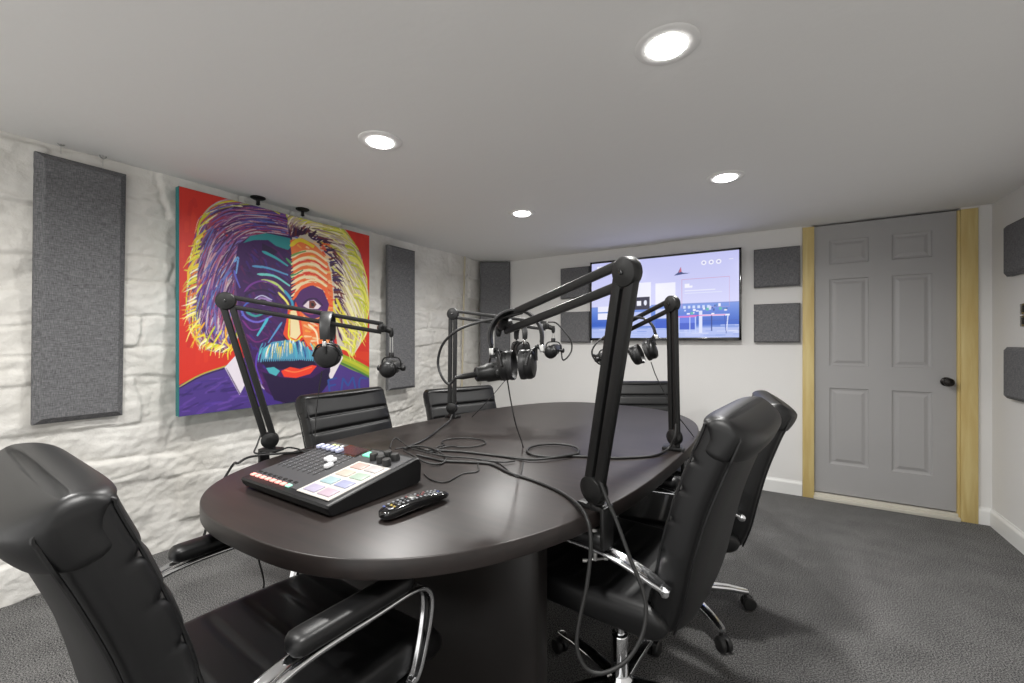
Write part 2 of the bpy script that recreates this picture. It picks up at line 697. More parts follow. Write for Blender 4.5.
MB().rbox((-.007, 0, .034), (.014, .10, .062), .003).build('upper_plate', 'gloss', sw)
MB().rbox((-.007, 0, -.034), (.014, .10, .062), .003).build('lower_plate', 'gloss', sw)
MB().rbox((-.017, 0, .034), (.006, .03, .04), .002).build('button', 'plastic', sw)
MB().rbox((-.017, 0, -.034), (.006, .03, .04), .002).build('button', 'plastic', sw)

# thin batten on the stone wall, eyelets and ceiling hooks
yb_ = 3.55
tag(MB().tube([(-2.765 - .002 * i, yb_ + .002 * math.sin(i * 1.7), 2.09 - .07 * i) for i in range(25)], .009, 6).build('batten', 'batten'),
    'thin tan vertical strip running down the white stone wall near the far corner', 'wall strip')
for (px, py, lb) in ((61, 143, 'small white screw eye above the nearest tall panel, left one of two'), (103, 156, 'small white screw eye above the nearest tall panel, right one of two')):
    p = on_x(px, py, -2.76)
    m = MB()
    c = [p + Vector((0, .012 * math.cos(a), .012 * math.sin(a))) for a in [2 * PI * k / 16 for k in range(17)]]
    m.tube(c, .0025, 6, cap=False)
    m.tube([p + Vector((0, 0, .012)), Vector((p.x, p.y, ZC - .002))], .0025, 6)
    m.tube([p + Vector((0, 0, -.012)), p + Vector((0, 0, -.05))], .0012, 5)
    tag(m.build('screw_eye', 'steel'), lb, 'hook', 'screw eyes above the panel')
for (px, py, lb) in ((258, 199, 'black round ceiling hook above the portrait, nearer the camera'), (302.5, 210.5, 'black round ceiling hook above the portrait, farther from the camera')):
    k = (px - 512) / FPX
    p = on_z(px, py, ZC - .012)
    t = thing('ceiling_hook', lb, 'hook', (p.x, p.y, ZC), 0, 'black ceiling hooks over the portrait')
    MB().lathe([(.030, .004), (.042, -.002), (.042, -.008), (.03, -.015), (.014, -.018)], n=24).build('disc', 'black', t)
    MB().lathe([(.012, -.016), (.010, -.040), (.013, -.046), (.004, -.052)], n=16).build('stem', 'black', t)


# ------------------------------------------------------------------ flat pictures: tiny rasteriser -> colour attribute
class Canvas:
    def __init__(self, wd, ht, conv, ss=2):
        self.w, self.h, self.ss = wd, ht, ss
        self.a = np.zeros((ht * ss, wd * ss, 3), dtype=np.float32)
        self.conv = conv      # function (x, y) -> u, v in 0..1 (v up)

    def pt(self, p):
        u, v = self.conv(*p)
        return u * self.w * self.ss, (1 - v) * self.h * self.ss

    def poly(self, pts, col, alpha=1.0, raw=False):
        P = [p if raw else self.pt(p) for p in pts]
        x = np.array([p[0] for p in P])
        y = np.array([p[1] for p in P])
        x0, x1 = int(max(0, x.min())), int(min(self.w * self.ss - 1, x.max() + 1))
        y0, y1 = int(max(0, y.min())), int(min(self.h * self.ss - 1, y.max() + 1))
        if x1 < x0 or y1 < y0:
            return
        gx, gy = np.meshgrid(np.arange(x0, x1 + 1) + .5, np.arange(y0, y1 + 1) + .5)
        ins = np.zeros(gx.shape, bool)
        n = len(P)
        j = n - 1
        for i in range(n):
            if y[i] != y[j]:
                c = ((y[i] > gy) != (y[j] > gy)) & (gx < (x[j] - x[i]) * (gy - y[i]) / (y[j] - y[i]) + x[i])
                ins ^= c
            j = i
        sub = self.a[y0:y1 + 1, x0:x1 + 1]
        sub[ins] = sub[ins] * (1 - alpha) + np.array(col, dtype=np.float32) / 255 * alpha

    def stroke(self, pts, w0, w1, col, alpha=1.0, k=6, taper=True):
        """brush stroke: spline through pts; widths in source pixels"""
        Q = [Vector((p[0], p[1], 0)) for p in pts]
        Q = spline(Q, k) if len(Q) > 2 else [Q[0].lerp(Q[1], i / 6) for i in range(7)]
        n = len(Q)
        l, r = [], []
        for i, q in enumerate(Q):
            a, b = Q[max(0, i - 1)], Q[min(n - 1, i + 1)]
            t = (b - a)
            t = t.normalized() if t.length > 1e-6 else Vector((1, 0, 0))
            s = i / (n - 1)
            wd = (w0 + (w1 - w0) * s) / 2
            if taper:
                wd *= min(1, .35 + s * 6)
            l.append((q.x - t.y * wd, q.y + t.x * wd))
            r.append((q.x + t.y * wd, q.y - t.x * wd))
        self.poly(l + r[::-1], col, alpha)

    def mesh(self, name, m, o, ux, vy, parent):
        s = self.ss
        a = self.a.reshape(self.h, s, self.w, s, 3).mean(axis=(1, 3))
        lin = np.where(a <= 0.04045, a / 12.92, ((a + 0.055) / 1.055) ** 2.4)
        W, H = self.w, self.h
        o, ux, vy = np.array(o), np.array(ux), np.array(vy)
        uu, vv = np.meshgrid(np.arange(W) / (W - 1), np.arange(H) / (H - 1))
        co = o + uu[..., None] * ux + (1 - vv)[..., None] * vy
        me = bpy.data.meshes.new(name)
        idx = np.arange(W * H).reshape(H, W)
        q = np.stack([idx[1:, :-1], idx[1:, 1:], idx[:-1, 1:], idx[:-1, :-1]], axis=-1).reshape(-1, 4)
        me.vertices.add(W * H)
        me.vertices.foreach_set('co', co.reshape(-1).astype(np.float32))
        me.loops.add(q.size)
        me.loops.foreach_set('vertex_index', q.reshape(-1).astype(np.int32))
        me.polygons.add(len(q))
        me.polygons.foreach_set('loop_start', np.arange(0, q.size, 4, dtype=np.int32))
        me.update(calc_edges=True)
        at_ = me.color_attributes.new('Col', 'FLOAT_COLOR', 'POINT')
        rgba = np.concatenate([lin.reshape(-1, 3), np.ones((W * H, 1))], axis=1)
        at_.data.foreach_set('color', rgba.reshape(-1).astype(np.float32))
        me.materials.append(M[m])
        ob = bpy.data.objects.new(name, me)
        C.objects.link(ob)
        ob.parent = parent
        return ob


# ------------------------------------------------------------------ the portrait painting
PX = -2.72
PY0, PY1, PZ0, PZ1 = 1.012, 2.276, 0.795, 2.035


def pconv(x, y):
    p = on_x(x, y, PX)
    return (p.y - PY0) / (PY1 - PY0), (p.z - PZ0) / (PZ1 - PZ0)


#PAINTING
def portrait():
    t = thing('portrait_painting', 'large square colourful pop-art portrait of a wild-haired moustached man on the white stone wall', 'painting', (0, 0, 0))
    MB().rbox((PX - .021, (PY0 + PY1) / 2, (PZ0 + PZ1) / 2), (.04, PY1 - PY0, PZ1 - PZ0), .002).build('stretched_canvas', 'teal', t)
    cv = Canvas(400, 400, pconv, 2)
    H, W = cv.a.shape[:2]
    rnd = random.Random(7)
    cv.a[:] = np.array((206, 46, 32)) / 255
    for i in range(160):
        x, y = rnd.uniform(178, 372), rnd.uniform(180, 400)
        c = rnd.choice([(190, 36, 30), (214, 56, 34), (222, 70, 36), (178, 30, 30)])
        cv.stroke([(x, y), (x + rnd.uniform(-3, 3), y + rnd.uniform(8, 22))], 5, 4, c, .35)
    # jacket
    cv.poly([(174, 388), (200, 374), (222, 367), (262, 350), (330, 350), (372, 372), (372, 425), (174, 425)], (74, 52, 128))
    for i in range(130):
        x, y = rnd.uniform(176, 300), rnd.uniform(376, 415)
        if y < 386 - (x - 178) * .42 + 4:
            continue
        c = rnd.choice([(92, 60, 152), (62, 44, 118), (104, 72, 160), (48, 34, 92), (80, 56, 150)])
        cv.stroke([(x, y), (x + rnd.uniform(8, 20), y + rnd.uniform(-8, 0))], 2.4, 1.5, c, .6)
    cv.stroke([(177, 388), (200, 375), (226, 366)], 1.4, 1.4, (178, 160, 60))
    cv.stroke([(177, 389.8), (200, 377), (226, 368)], 1.0, 1.0, (40, 30, 60))
    # right shoulder green over purple
    cv.poly([(338, 352), (356, 360), (372, 369), (372, 378), (352, 370), (336, 362)], (150, 170, 44))
    cv.stroke([(340, 357), (356, 364), (371, 372)], 3, 3, (186, 190, 50))
    cv.stroke([(339, 362), (356, 370), (371, 378)], 2, 2, (70, 120, 60))
    cv.poly([(334, 350), (345, 352), (372, 364), (372, 352)], (214, 60, 34))
    # neck shadow and collar
    cv.poly([(246, 372), (262, 350), (335, 350), (330, 378), (318, 404), (262, 404)], (66, 44, 128))
    cv.poly([(224.5, 367.6), (236, 355), (241, 360), (247.5, 380), (239.5, 395)], (222, 214, 224))
    cv.stroke([(226, 368), (240, 394)], .9, .9, (60, 40, 90))
    cv.poly([(256, 372), (260, 376), (270, 393), (262, 388)], (216, 206, 218))
    cv.poly([(340.5, 352), (343, 358), (331.5, 380), (325, 372), (326, 362)], (226, 218, 222))
    cv.poly([(322, 370), (326, 372), (316, 394), (311, 398)], (210, 200, 210))
    cv.poly([(326, 371), (331, 380), (321, 382)], (30, 20, 40))
    # hair masses
    cv.poly([(232, 240), (205, 222), (196, 240), (192, 280), (194, 320), (200, 345), (222, 352), (240, 330), (246, 300), (250, 250), (292, 238), (300, 225),
             (270, 204), (235, 200), (208, 212)], (92, 58, 110))
    cv.poly([(288, 240), (284, 214), (300, 212), (330, 220), (350, 236), (362, 262), (366, 296), (362, 330), (352, 350), (338, 350), (334, 320), (330, 280), (316, 250)],
            (206, 196, 176))
    # hair strokes, left: fans out from the temple line to the outer contour
    inner = [(298, 238), (288, 236), (262, 234), (246, 244), (238, 262), (234, 280), (236, 300), (240, 318), (242, 332)]
    outer = [(300, 210), (268, 200), (222, 202), (200, 220), (193, 248), (189, 282), (188, 318), (200, 346), (226, 352)]

    def mix(pts, s):
        s = max(0, min(.9999, s)) * (len(pts) - 1)
        i = int(s)
        f = s - i
        return (pts[i][0] * (1 - f) + pts[i + 1][0] * f, pts[i][1] * (1 - f) + pts[i + 1][1] * f)
    pin = [(150, 84, 132), (104, 54, 124), (78, 62, 150), (196, 150, 160), (70, 28, 78), (206, 190, 190), (120, 110, 176), (160, 60, 90), (86, 110, 180), (58, 24, 70)]
    pout = [(226, 214, 60), (240, 226, 120), (190, 196, 48), (232, 170, 48), (240, 236, 200), (226, 214, 60), (216, 120, 50)]
    for i in range(900):
        s0 = rnd.uniform(-.12, 1)
        lv = rnd.uniform(0, .95)
        ds = rnd.uniform(.06, .20)
        dl = rnd.uniform(.10, .35) * (.3 + max(0, s0))

        def q(tt):
            s = s0 + ds * tt
            a, b = mix(inner, s), mix(outer, s)
            l = min(1.04, lv + dl * tt)
            return (a[0] + (b[0] - a[0]) * l, a[1] + (b[1] - a[1]) * l)
        l1 = lv + dl
        col = rnd.choice(pout) if (l1 > .93 and rnd.random() < .42) else rnd.choice(pin)
        cv.stroke([q(0), q(.5), q(1)], rnd.uniform(.9, 2.3), .4, col, .95)
    # flicked tips on the left contour
    for i in range(70):
        s = rnd.uniform(.45, 1)
        b = mix(outer, s)
        L = rnd.uniform(5, 13)
        ang = R(150 + s * 0 + rnd.uniform(-25, 60)) if s < .85 else R(rnd.uniform(200, 280))
        e = (b[0] + 4 + L * math.cos(ang), b[1] + L * -math.sin(-ang) * .6 if s < .85 else b[1] - L * math.sin(ang) * .5)
        e = (e[0], b[1] + rnd.uniform(-1, 9))
        cv.stroke([(b[0] + 8, b[1] - 4), ((b[0] + e[0]) / 2 + 2, b[1]), e], 2.0, .3, rnd.choice(pout), 1)
    cv.stroke([(199, 222), (212, 206), (236, 201), (262, 205), (280, 214)], 2.2, 1.2, (206, 200, 60))
    cv.stroke([(203, 214), (218, 202), (240, 199), (264, 203)], 1.4, 1, (180, 176, 186))
    cv.stroke([(197, 236), (200, 222), (210, 212)], 2.2, 1.6, (198, 200, 44))
    cv.stroke([(193, 254), (196, 240), (206, 230)], 2.4, 1.4, (214, 196, 50))
    cv.stroke([(188, 280), (189, 268), (197, 258)], 2.4, 1.0, (236, 190, 50))
    # hanging yellow strands under the left hair
    for x0, y0, x1, y1, c in ((222, 330, 210, 356, 0), (228, 334, 219, 358, 1), (215, 326, 206, 350, 2), (234, 340, 228, 360, 0), (205, 322, 192, 348, 3), (200, 318, 186, 342, 1), (238, 330, 236, 352, 2),
                              (226, 325, 232, 350, 3)):
        cv.stroke([(x0, y0), ((x0 + x1) / 2 - 3, (y0 + y1) / 2 + 2), (x1, y1)], 2.2, .6, pout[c])
    # hair strokes, right
    inr = [(290, 238), (296, 236), (306, 234), (318, 244), (328, 256), (332, 276), (334, 296), (336, 316), (338, 334)]
    our = [(286, 206), (300, 209), (322, 216), (344, 230), (358, 250), (366, 278), (368, 304), (366, 332), (352, 356)]
    pcr = [(226, 214, 196), (206, 190, 168), (236, 228, 214), (212, 204, 90), (188, 170, 160), (226, 222, 80), (196, 178, 128), (240, 236, 190), (150, 120, 130)]
    for i in range(760):
        s0 = rnd.uniform(-.08, .98)
        lv = rnd.uniform(0, .95)
        ds = rnd.uniform(.04, .16)
        dl = rnd.uniform(.15, .45)

        def q(tt):
            s = s0 + ds * tt
            a, b = mix(inr, s), mix(our, s)
            l = min(1.02, lv + dl * tt)
            return (a[0] + (b[0] - a[0]) * l, a[1] + (b[1] - a[1]) * l)
        col = rnd.choice(pcr)
        if lv + dl > .9 and rnd.random() < .5:
            col = rnd.choice([(206, 212, 50), (228, 226, 90), (170, 176, 50)])
        if lv < .22 and rnd.random() < .6:
            col = rnd.choice([(70, 20, 60), (58, 22, 84), (120, 50, 50)])
        cv.stroke([q(0), q(.5), q(1)], rnd.uniform(.9, 2.4), .4, col, .95)
    for i in range(60):
        s = rnd.uniform(.05, .8)
        a, b = mix(inr, s), mix(our, s)
        l = rnd.uniform(.16, .42)
        cv.stroke([a, (a[0] + (b[0] - a[0]) * l * .5 + 1, a[1] + (b[1] - a[1]) * l * .5 - 1), (a[0] + (b[0] - a[0]) * l, a[1] + (b[1] - a[1]) * l)], 2.6, .3,
                  rnd.choice([(62, 20, 60), (54, 20, 84), (96, 36, 40), (44, 16, 50)]))
    for i in range(26):
        s = rnd.uniform(.15, 1)
        b = mix(our, s)
        cv.stroke([(b[0] - 14, b[1] - 8), (b[0] - 5, b[1] - 4), (b[0] + rnd.uniform(-2, 3), b[1] + rnd.uniform(3, 9))], 2.4, .3, rnd.choice([(212, 214, 50), (232, 228, 100), (186, 190, 48), (236, 230, 190)]))
    for (x, y) in ((350, 318), (346, 328), (356, 334), (342, 312), (360, 322), (350, 340)):
        cv.stroke([(x - 14, y - 20), (x - 6, y - 4), (x + 4, y + 8)], 3.4, .6, rnd.choice([(230, 222, 80), (224, 210, 60), (240, 232, 160)]))
    # dark half of the face
    cv.poly([(238, 244), (250, 236), (270, 233), (292, 236), (292, 262), (298, 290), (292, 318), (296, 340), (310, 352), (330, 348), (334, 330), (330, 372),
             (322, 392), (308, 402), (284, 404), (266, 392), (254, 370), (246, 344), (240, 318), (236, 290), (235, 262)], (58, 22, 84))
    dk = [(74, 26, 96), (44, 16, 70), (96, 32, 100), (60, 40, 130), (84, 24, 78)]
    for i in range(210):
        x, y = rnd.uniform(240, 290), rnd.uniform(244, 388)
        cv.stroke([(x, y), (x + rnd.uniform(2, 9), y + rnd.uniform(3, 9))], 2.4, 1.2, rnd.choice(dk), .6)
    # chin very dark
    cv.poly([(262, 372), (284, 378), (312, 378), (330, 366), (328, 384), (316, 400), (296, 406), (274, 400)], (34, 18, 58))
    cv.stroke([(258, 352), (256, 366), (262, 384)], 2.2, 1.2, (92, 60, 170))
    # teal forehead and wrinkles
    teal = (54, 160, 168)
    cv.poly([(243, 243), (250, 236), (266, 233), (290, 238), (294, 244), (288, 250), (276, 246), (268, 240), (254, 240)], (46, 138, 142))
    cv.poly([(262, 243), (272, 248), (278, 252), (272, 256), (262, 250)], (40, 18, 62))
    for pts, w0, w1, c in (([(262, 251), (276, 258), (288, 266)], 3.2, 1.4, teal), ([(252, 266), (268, 268), (288, 275)], 2.6, 1.4, (84, 150, 196)),
                           ([(257, 274), (274, 276), (290, 286)], 2.8, 1.4, (110, 200, 196)), ([(261, 280), (276, 284), (290, 298)], 3.4, 1.6, (190, 214, 120)),
                           ([(234, 262), (238, 258), (236, 274)], 3, 1.4, (110, 160, 216)), ([(234, 270), (236, 278), (240, 288)], 2.2, 1.2, (90, 90, 190)),
                           ([(244, 292), (252, 284), (264, 281), (278, 287)], 2.2, 1.4, (112, 50, 140)), ([(242, 300), (250, 292), (264, 290), (276, 295)], 2.6, 1.4, (42, 18, 64)),
                           ([(240, 308), (246, 318), (258, 322), (272, 316)], 2.4, 1.6, (108, 96, 196)), ([(246, 312), (256, 316), (268, 311)], 2.8, 1.6, (54, 150, 150)),
                           ([(242, 320), (252, 330), (266, 326)], 1.8, 1.0, (120, 40, 130)), ([(268, 318), (262, 328), (257, 336)], 3.0, 1.8, (70, 180, 200)),
                           ([(282, 322), (274, 334), (268, 343)], 2.2, 1.0, (84, 150, 200)), ([(246, 334), (256, 342), (268, 338)], 1.8, 1.0, (110, 36, 110)),
                           ([(286, 258), (294, 268), (292, 280)], 2.4, 1.4, (70, 150, 90)), ([(284, 290), (292, 302), (292, 316)], 3.0, 2, (60, 150, 190)),
                           ([(278, 292), (288, 304), (288, 316)], 2.6, 1.2, (236, 228, 110)), ([(252, 300), (244, 306), (242, 316)], 1.8, 1.0, (70, 100, 190))):
        cv.stroke(pts, w0, w1, c)
    # left eye
    cv.poly([(253, 302), (260, 297), (268, 298), (273, 303), (264, 306)], (150, 120, 180))
    cv.poly([(256, 302), (261, 299), (266, 300), (268, 304), (262, 305)], (34, 14, 44))
    cv.stroke([(254, 299), (262, 295.6), (272, 300)], 1.4, 1.0, (190, 190, 220))
    # bright half of the face
    cv.poly([(290, 240), (302, 238), (314, 244), (324, 254), (330, 270), (333, 292), (333, 316), (332, 340), (322, 352), (308, 346), (302, 336), (298, 300), (293, 270)], (232, 120, 60))
    wrm = [(240, 196, 140), (236, 90, 44), (244, 214, 170), (226, 60, 36), (240, 170, 70), (236, 224, 190), (232, 196, 60)]
    for i in range(120):
        x, y = rnd.uniform(296, 328), rnd.uniform(242, 342)
        cv.stroke([(x, y), (x + rnd.uniform(3, 9), y + rnd.uniform(-1, 5))], 2.4, 1.0, rnd.choice(wrm), .8)
    for k in range(7):
        y = 252 + k * 6.4
        cv.stroke([(291, y + 6), (302, y), (314, y), (327, y + 9)], 3.0, 2.0, (242, 220, 176))
        cv.stroke([(291, y + 9), (302, y + 3.2), (314, y + 3), (328, y + 12)], 1.6, 1.4, (224, 50, 34) if k % 2 else (236, 110, 40))
    cv.stroke([(290, 246), (300, 240), (314, 247)], 4.5, 3, (232, 206, 50))
    cv.stroke([(291, 256), (298, 253), (306, 251)], 2.4, 1.2, (110, 160, 80))
    cv.stroke([(290, 276), (296, 274), (303, 270)], 1.8, 1.0, (70, 150, 90))
    # right eye: brow ring, socket, white and iris
    cv.poly([(295, 300), (300, 290), (312, 285), (323, 290), (329, 304), (326, 318), (318, 322), (306, 316), (299, 310)], (76, 30, 100))
    cv.stroke([(293, 300), (300, 289), (312, 284), (324, 289), (331, 303)], 3.6, 2.6, (238, 96, 40))
    cv.stroke([(295, 292), (302, 284), (313, 280), (326, 285)], 2.2, 1.4, (242, 220, 170))
    cv.poly([(303, 306), (308, 301), (314, 300), (321, 306), (318, 309), (309, 309)], (228, 214, 220))
    cv.poly([(309, 301), (314, 300.5), (316.5, 304.5), (313.5, 308.5), (309, 308)], (110, 50, 44))
    cv.poly([(311, 303), (313.6, 303), (314.2, 306), (311.4, 306.4)], (16, 8, 20))
    cv.stroke([(302, 305), (308, 299.5), (316, 299), (323, 306)], 1.5, 1.0, (40, 14, 60))
    cv.stroke([(304, 312), (312, 314), (322, 310)], 1.6, 1.0, (150, 60, 110))
    cv.stroke([(303, 318), (312, 320), (324, 316)], 2.2, 1.0, (240, 150, 90))
    cv.stroke([(308, 324), (316, 332), (318, 344)], 2.6, 1.2, (244, 226, 190))
    cv.stroke([(316, 322), (324, 330), (326, 344)], 2.6, 1.4, (232, 90, 44))
    cv.stroke([(326, 316), (332, 330), (334, 346)], 2.2, 1.4, (96, 30, 80))
    # nose
    cv.poly([(288, 310), (296, 308), (301, 320), (303, 334), (298, 343), (288, 341), (283, 334), (286, 322)], (226, 70, 40))
    cv.poly([(290.5, 311), (296, 310), (299, 322), (300.5, 334), (296, 339.5), (290, 337)], (236, 218, 168))
    cv.stroke([(290, 312), (289, 326), (289, 337), (296, 341), (302, 336)], 1.5, 1.3, (228, 222, 60))
    cv.stroke([(283, 336), (290, 343), (298, 344), (304, 340)], 1.8, 1.4, (44, 14, 40))
    # moustache
    cv.poly([(260, 362), (262, 350), (272, 342), (288, 340), (302, 344), (313, 352), (315, 362), (300, 360), (286, 362), (272, 366)], (80, 150, 180))
    for i in range(90):
        s = rnd.random()
        x = 262 + s * 52
        yt = 344 - 4 * math.sin(s * PI) + rnd.uniform(-1, 6)
        c = rnd.choice([(90, 190, 200), (210, 226, 232), (54, 120, 170), (236, 236, 230), (70, 160, 190), (226, 200, 90), (40, 50, 110)])
        cv.stroke([(x, yt), (x + (s - .5) * 6, yt + 6), (x + (s - .5) * 9, yt + rnd.uniform(10, 16))], 1.5, .3, c)
    for i in range(26):
        x = 262 + i * 2.05
        cv.stroke([(x, 364), (x + .6, 359)], 2.0, .4, (26, 16, 52))
    cv.poly([(262, 362), (286, 361), (314, 361), (316, 365), (300, 368), (282, 369), (266, 368)], (28, 16, 52))
    # lips
    cv.poly([(281, 371), (290, 367), (300, 369), (312, 365), (317, 366), (310, 374), (296, 378), (284, 377)], (232, 62, 40))
    cv.stroke([(284, 370), (296, 372), (312, 367)], 1.6, 1.0, (244, 120, 70))
    cv.poly([(266, 368), (274, 367), (280, 371), (276, 376), (269, 373)], (74, 170, 180))
    # letters on the jacket
    blue = (44, 78, 148)

    def lt(segs):
        for a, b in segs:
            cv.stroke([a, b], 1.7, 1.7, blue, 1, taper=False)
    lt([((328, 380), (330, 393)), ((328, 380), (337, 378)), ((329, 386), (336, 384.5)), ((330, 393), (338, 391))])
    lt([((341, 392), (343, 378)), ((343, 378), (348, 386)), ((348, 386), (353, 377)), ((353, 377), (356, 391))])
    cv.stroke([(367, 379), (361, 378), (359, 384), (361, 390), (368, 389)], 1.7, 1.7, blue, 1, taper=False)
    e = .0006
    cv.mesh('painted_surface', 'paint', (PX + e, PY0 + .002, PZ0 + .002), (0, PY1 - PY0 - .004, 0), (0, 0, PZ1 - PZ0 - .004), t)


portrait()


# ------------------------------------------------------------------ television
TX0, TX1, TZ0, TZ1, TYF = -1.533, -.230, 1.210, 1.969, 3.95


def tconv(x, y):
    p = on_y(x, y, TYF)
    return (p.x - TX0) / (TX1 - TX0), (p.z - TZ0) / (TZ1 - TZ0)


def television():
    t = thing('television', 'large flat television showing a blue menu screen on the back wall', 'television', (0, 0, 0))
    cx, cz = (TX0 + TX1) / 2, (TZ0 + TZ1) / 2
    MB().rbox((cx, TYF + .018, cz), (TX1 - TX0, .034, TZ1 - TZ0), .004).build('housing', 'gloss', t)
    MB().rbox((cx, YB - .013, cz), (.44, .025, .3), .003).build('wall_bracket', 'black', t)
    b = .017
    m = MB()
    y = TYF - .002
    for (x, z, sx, sz) in ((cx, TZ1 - b / 2, TX1 - TX0, b), (cx, TZ0 + b * .7, TX1 - TX0, b * 1.4), (TX0 + b / 2, cz, b, TZ1 - TZ0), (TX1 - b / 2, cz, b, TZ1 - TZ0)):
        m.rbox((x, y, z), (sx, .006, sz), .001)
    m.build('bezel', 'gloss', t)
    MB().rbox((cx, TYF - .004, TZ0 + .004), (.045, .006, .006), .001).build('sensor', 'plastic', t)
    # fascia image in unit space: u right, v up, from the lit area
    cv = Canvas(360, 204, lambda x, y: (x, y), 2)
    H, W = cv.a.shape[:2]
    vv = 1 - (np.arange(H) + .5) / H
    uu = (np.arange(W) + .5) / W
    U, V = np.meshgrid(uu, vv)
    lav = np.array((196, 198, 244)) / 255
    lav2 = np.array((222, 222, 252)) / 255
    sea1 = np.array((120, 150, 226)) / 255
    sea2 = np.array((52, 96, 196)) / 255
    sand = np.array((176, 190, 240)) / 255
    sky = lav2 * (1 - V[..., None]) + lav * V[..., None]
    k = np.clip((.40 - V) / .22, 0, 1)[..., None]
    sea = sea1 * (1 - k) + sea2 * k
    img = np.where(V[..., None] > .41, sky, sea)
    k2 = np.clip((.16 - V) / .05, 0, 1)[..., None]
    img = img * (1 - k2) + sand * k2
    cv.a[:] = img.astype(np.float32)

    def rect(u0, v0, u1, v1, c, a=1.0):
        cv.poly([(u0, v0), (u1, v0), (u1, v1), (u0, v1)], c, a)

    def frame(u0, v0, u1, v1, c, th=.003):
        rect(u0, v0, u1, v0 + th * 1.7, c)
        rect(u0, v1 - th * 1.7, u1, v1, c)
        rect(u0, v0, u0 + th, v1, c)
        rect(u1 - th, v0, u1, v1, c)
    rnd = random.Random(3)
    for i in range(60):
        u, v = rnd.random(), rnd.uniform(.02, .16)
        rect(u, v, u + rnd.uniform(.03, .12), v + rnd.uniform(.004, .012), rnd.choice([(206, 214, 250), (120, 150, 220), (226, 230, 252), (96, 124, 214)]), .6)
    rect(0, .405, 1, .413, (110, 130, 200), .8)
    rect(0, .20, 1, .206, (60, 84, 170), .7)
    # heading text blocks top left
    for a, b_ in ((.045, .06), (.064, .078), (.082, .092), (.096, .115)):
        rect(a, .925, b_, .955, (240, 240, 255))
    # floating cards
    rect(.05, .245, .165, .33, (236, 236, 252))
    rect(.05, .345, .165, .42, (236, 236, 252))
    rect(.045, .43, .175, .66, (210, 212, 248), .7)
    rect(.18, .32, .30, .66, (222, 222, 250), .75)
    rect(.30, .40, .445, .70, (238, 238, 252))
    rect(.32, .36, .435, .52, (36, 34, 62))
    rect(.345, .41, .375, .47, (238, 238, 248))
    cv.poly([(.405 + .011 * math.cos(a), .445 + .035 * math.sin(a)) for a in [2 * PI * i / 14 for i in range(14)]], (230, 232, 248))
    rect(.30, .15, .445, .33, (196, 204, 246), .9)
    rect(.475, .42, .61, .68, (240, 240, 254))
    rect(.475, .24, .59, .36, (214, 220, 250), .9)
    rect(.475, .12, .60, .22, (40, 84, 196))
    frame(.65, .36, .945, .705, (206, 150, 186), .0022)
    rect(.67, .60, .72, .625, (244, 244, 255))
    rect(.67, .56, .86, .572, (232, 234, 252))
    rect(.67, .53, .90, .540, (222, 226, 250))
    rect(.67, .615, .70, .65, (244, 244, 255))
    # furniture scene: bar, chair, table in deep blue
    rect(.62, .10, .74, .27, (58, 90, 200))
    rect(.62, .18, .735, .28, (96, 124, 226))
    rect(.615, .245, .745, .262, (210, 120, 200))
    for u in (.63, .70, .735):
        rect(u, .06, u + .006, .25, (190, 206, 250))
    rect(.76, .06, .78, .32, (220, 226, 252))
    rect(.78, .255, .945, .275, (232, 234, 252))
    cv.stroke([(.935, .26), (.925, .05)], .006, .006, (226, 230, 252), taper=False)
    cv.stroke([(.915, .26), (.925, .05)], .004, .004, (46, 76, 170), taper=False)
    rect(.835, .08, .84, .26, (30, 50, 120))
    rect(.70, .262, .92, .27, (226, 90, 180))
    for i in range(26):
        u = rnd.uniform(.66, .92)
        v = rnd.uniform(.27, .37)
        rect(u, v, u + rnd.uniform(.006, .02), v + rnd.uniform(.012, .04), rnd.choice([(240, 240, 255), (80, 130, 190), (210, 214, 248), (90, 180, 170), (60, 80, 150), (236, 236, 250)]))
    for u in (.66, .69, .72, .75, .78, .81):
        rect(u, .35, u + .016, .385, (206, 220, 250))
    # bird-like mark and round icons
    cv.poly([(.60, .76), (.625, .79), (.645, .86), (.648, .80), (.66, .785), (.705, .775), (.66, .77), (.62, .762)], (70, 80, 130))
    cv.poly([(.63, .79), (.645, .86), (.65, .80)], (200, 110, 130))
    for u in (.79, .835, .88):
        cc = [(u + .016 * math.cos(a), .885 + .028 * math.sin(a)) for a in [2 * PI * i / 20 for i in range(20)]]
        cv.poly(cc, (244, 244, 255))
        cc = [(u + .008 * math.cos(a), .885 + .014 * math.sin(a)) for a in [2 * PI * i / 14 for i in range(14)]]
        cv.poly(cc, (176, 176, 226))
    rect(.94, .90, .965, .907, (236, 236, 250))
    cv.mesh('screen', 'screen', (TX0 + b, TYF - .0012, TZ0 + b * 1.4), (TX1 - TX0 - 2 * b, 0, 0), (0, 0, TZ1 - TZ0 - 2.4 * b), t)


television()

# ------------------------------------------------------------------ table
TZ = .76
TT = .044


def table_r(th, ins=0):
    cx, cy, A, B, n, t = -.983, 1.713, .671 - ins, 1.207 - ins, 2.77, -.045
    c, s = math.cos(th), math.sin(th)
    X = A * math.copysign(abs(c) ** (2 / n), c)
    Y = B * math.copysign(abs(s) ** (2 / n), s)
    # slightly fuller near-left, as the top really is
    X *= 1 + (-.064 * Y / B if X < 0 else .021 * Y / B)
    Y *= 1 - .032 * X / A
    return (cx + X * math.cos(t) - Y * math.sin(t), cy + X * math.sin(t) + Y * math.cos(t))


tbl = thing('conference_table', 'large oval dark espresso conference table with a panel base in the middle of the room', 'table', (0, 0, 0))
NT = 180
ths = [2 * PI * i / NT for i in range(NT)]
MB().prism([table_r(a) for a in ths], TZ - TT, TZ, .004).build('tabletop', 'table', tbl, sharp=50)


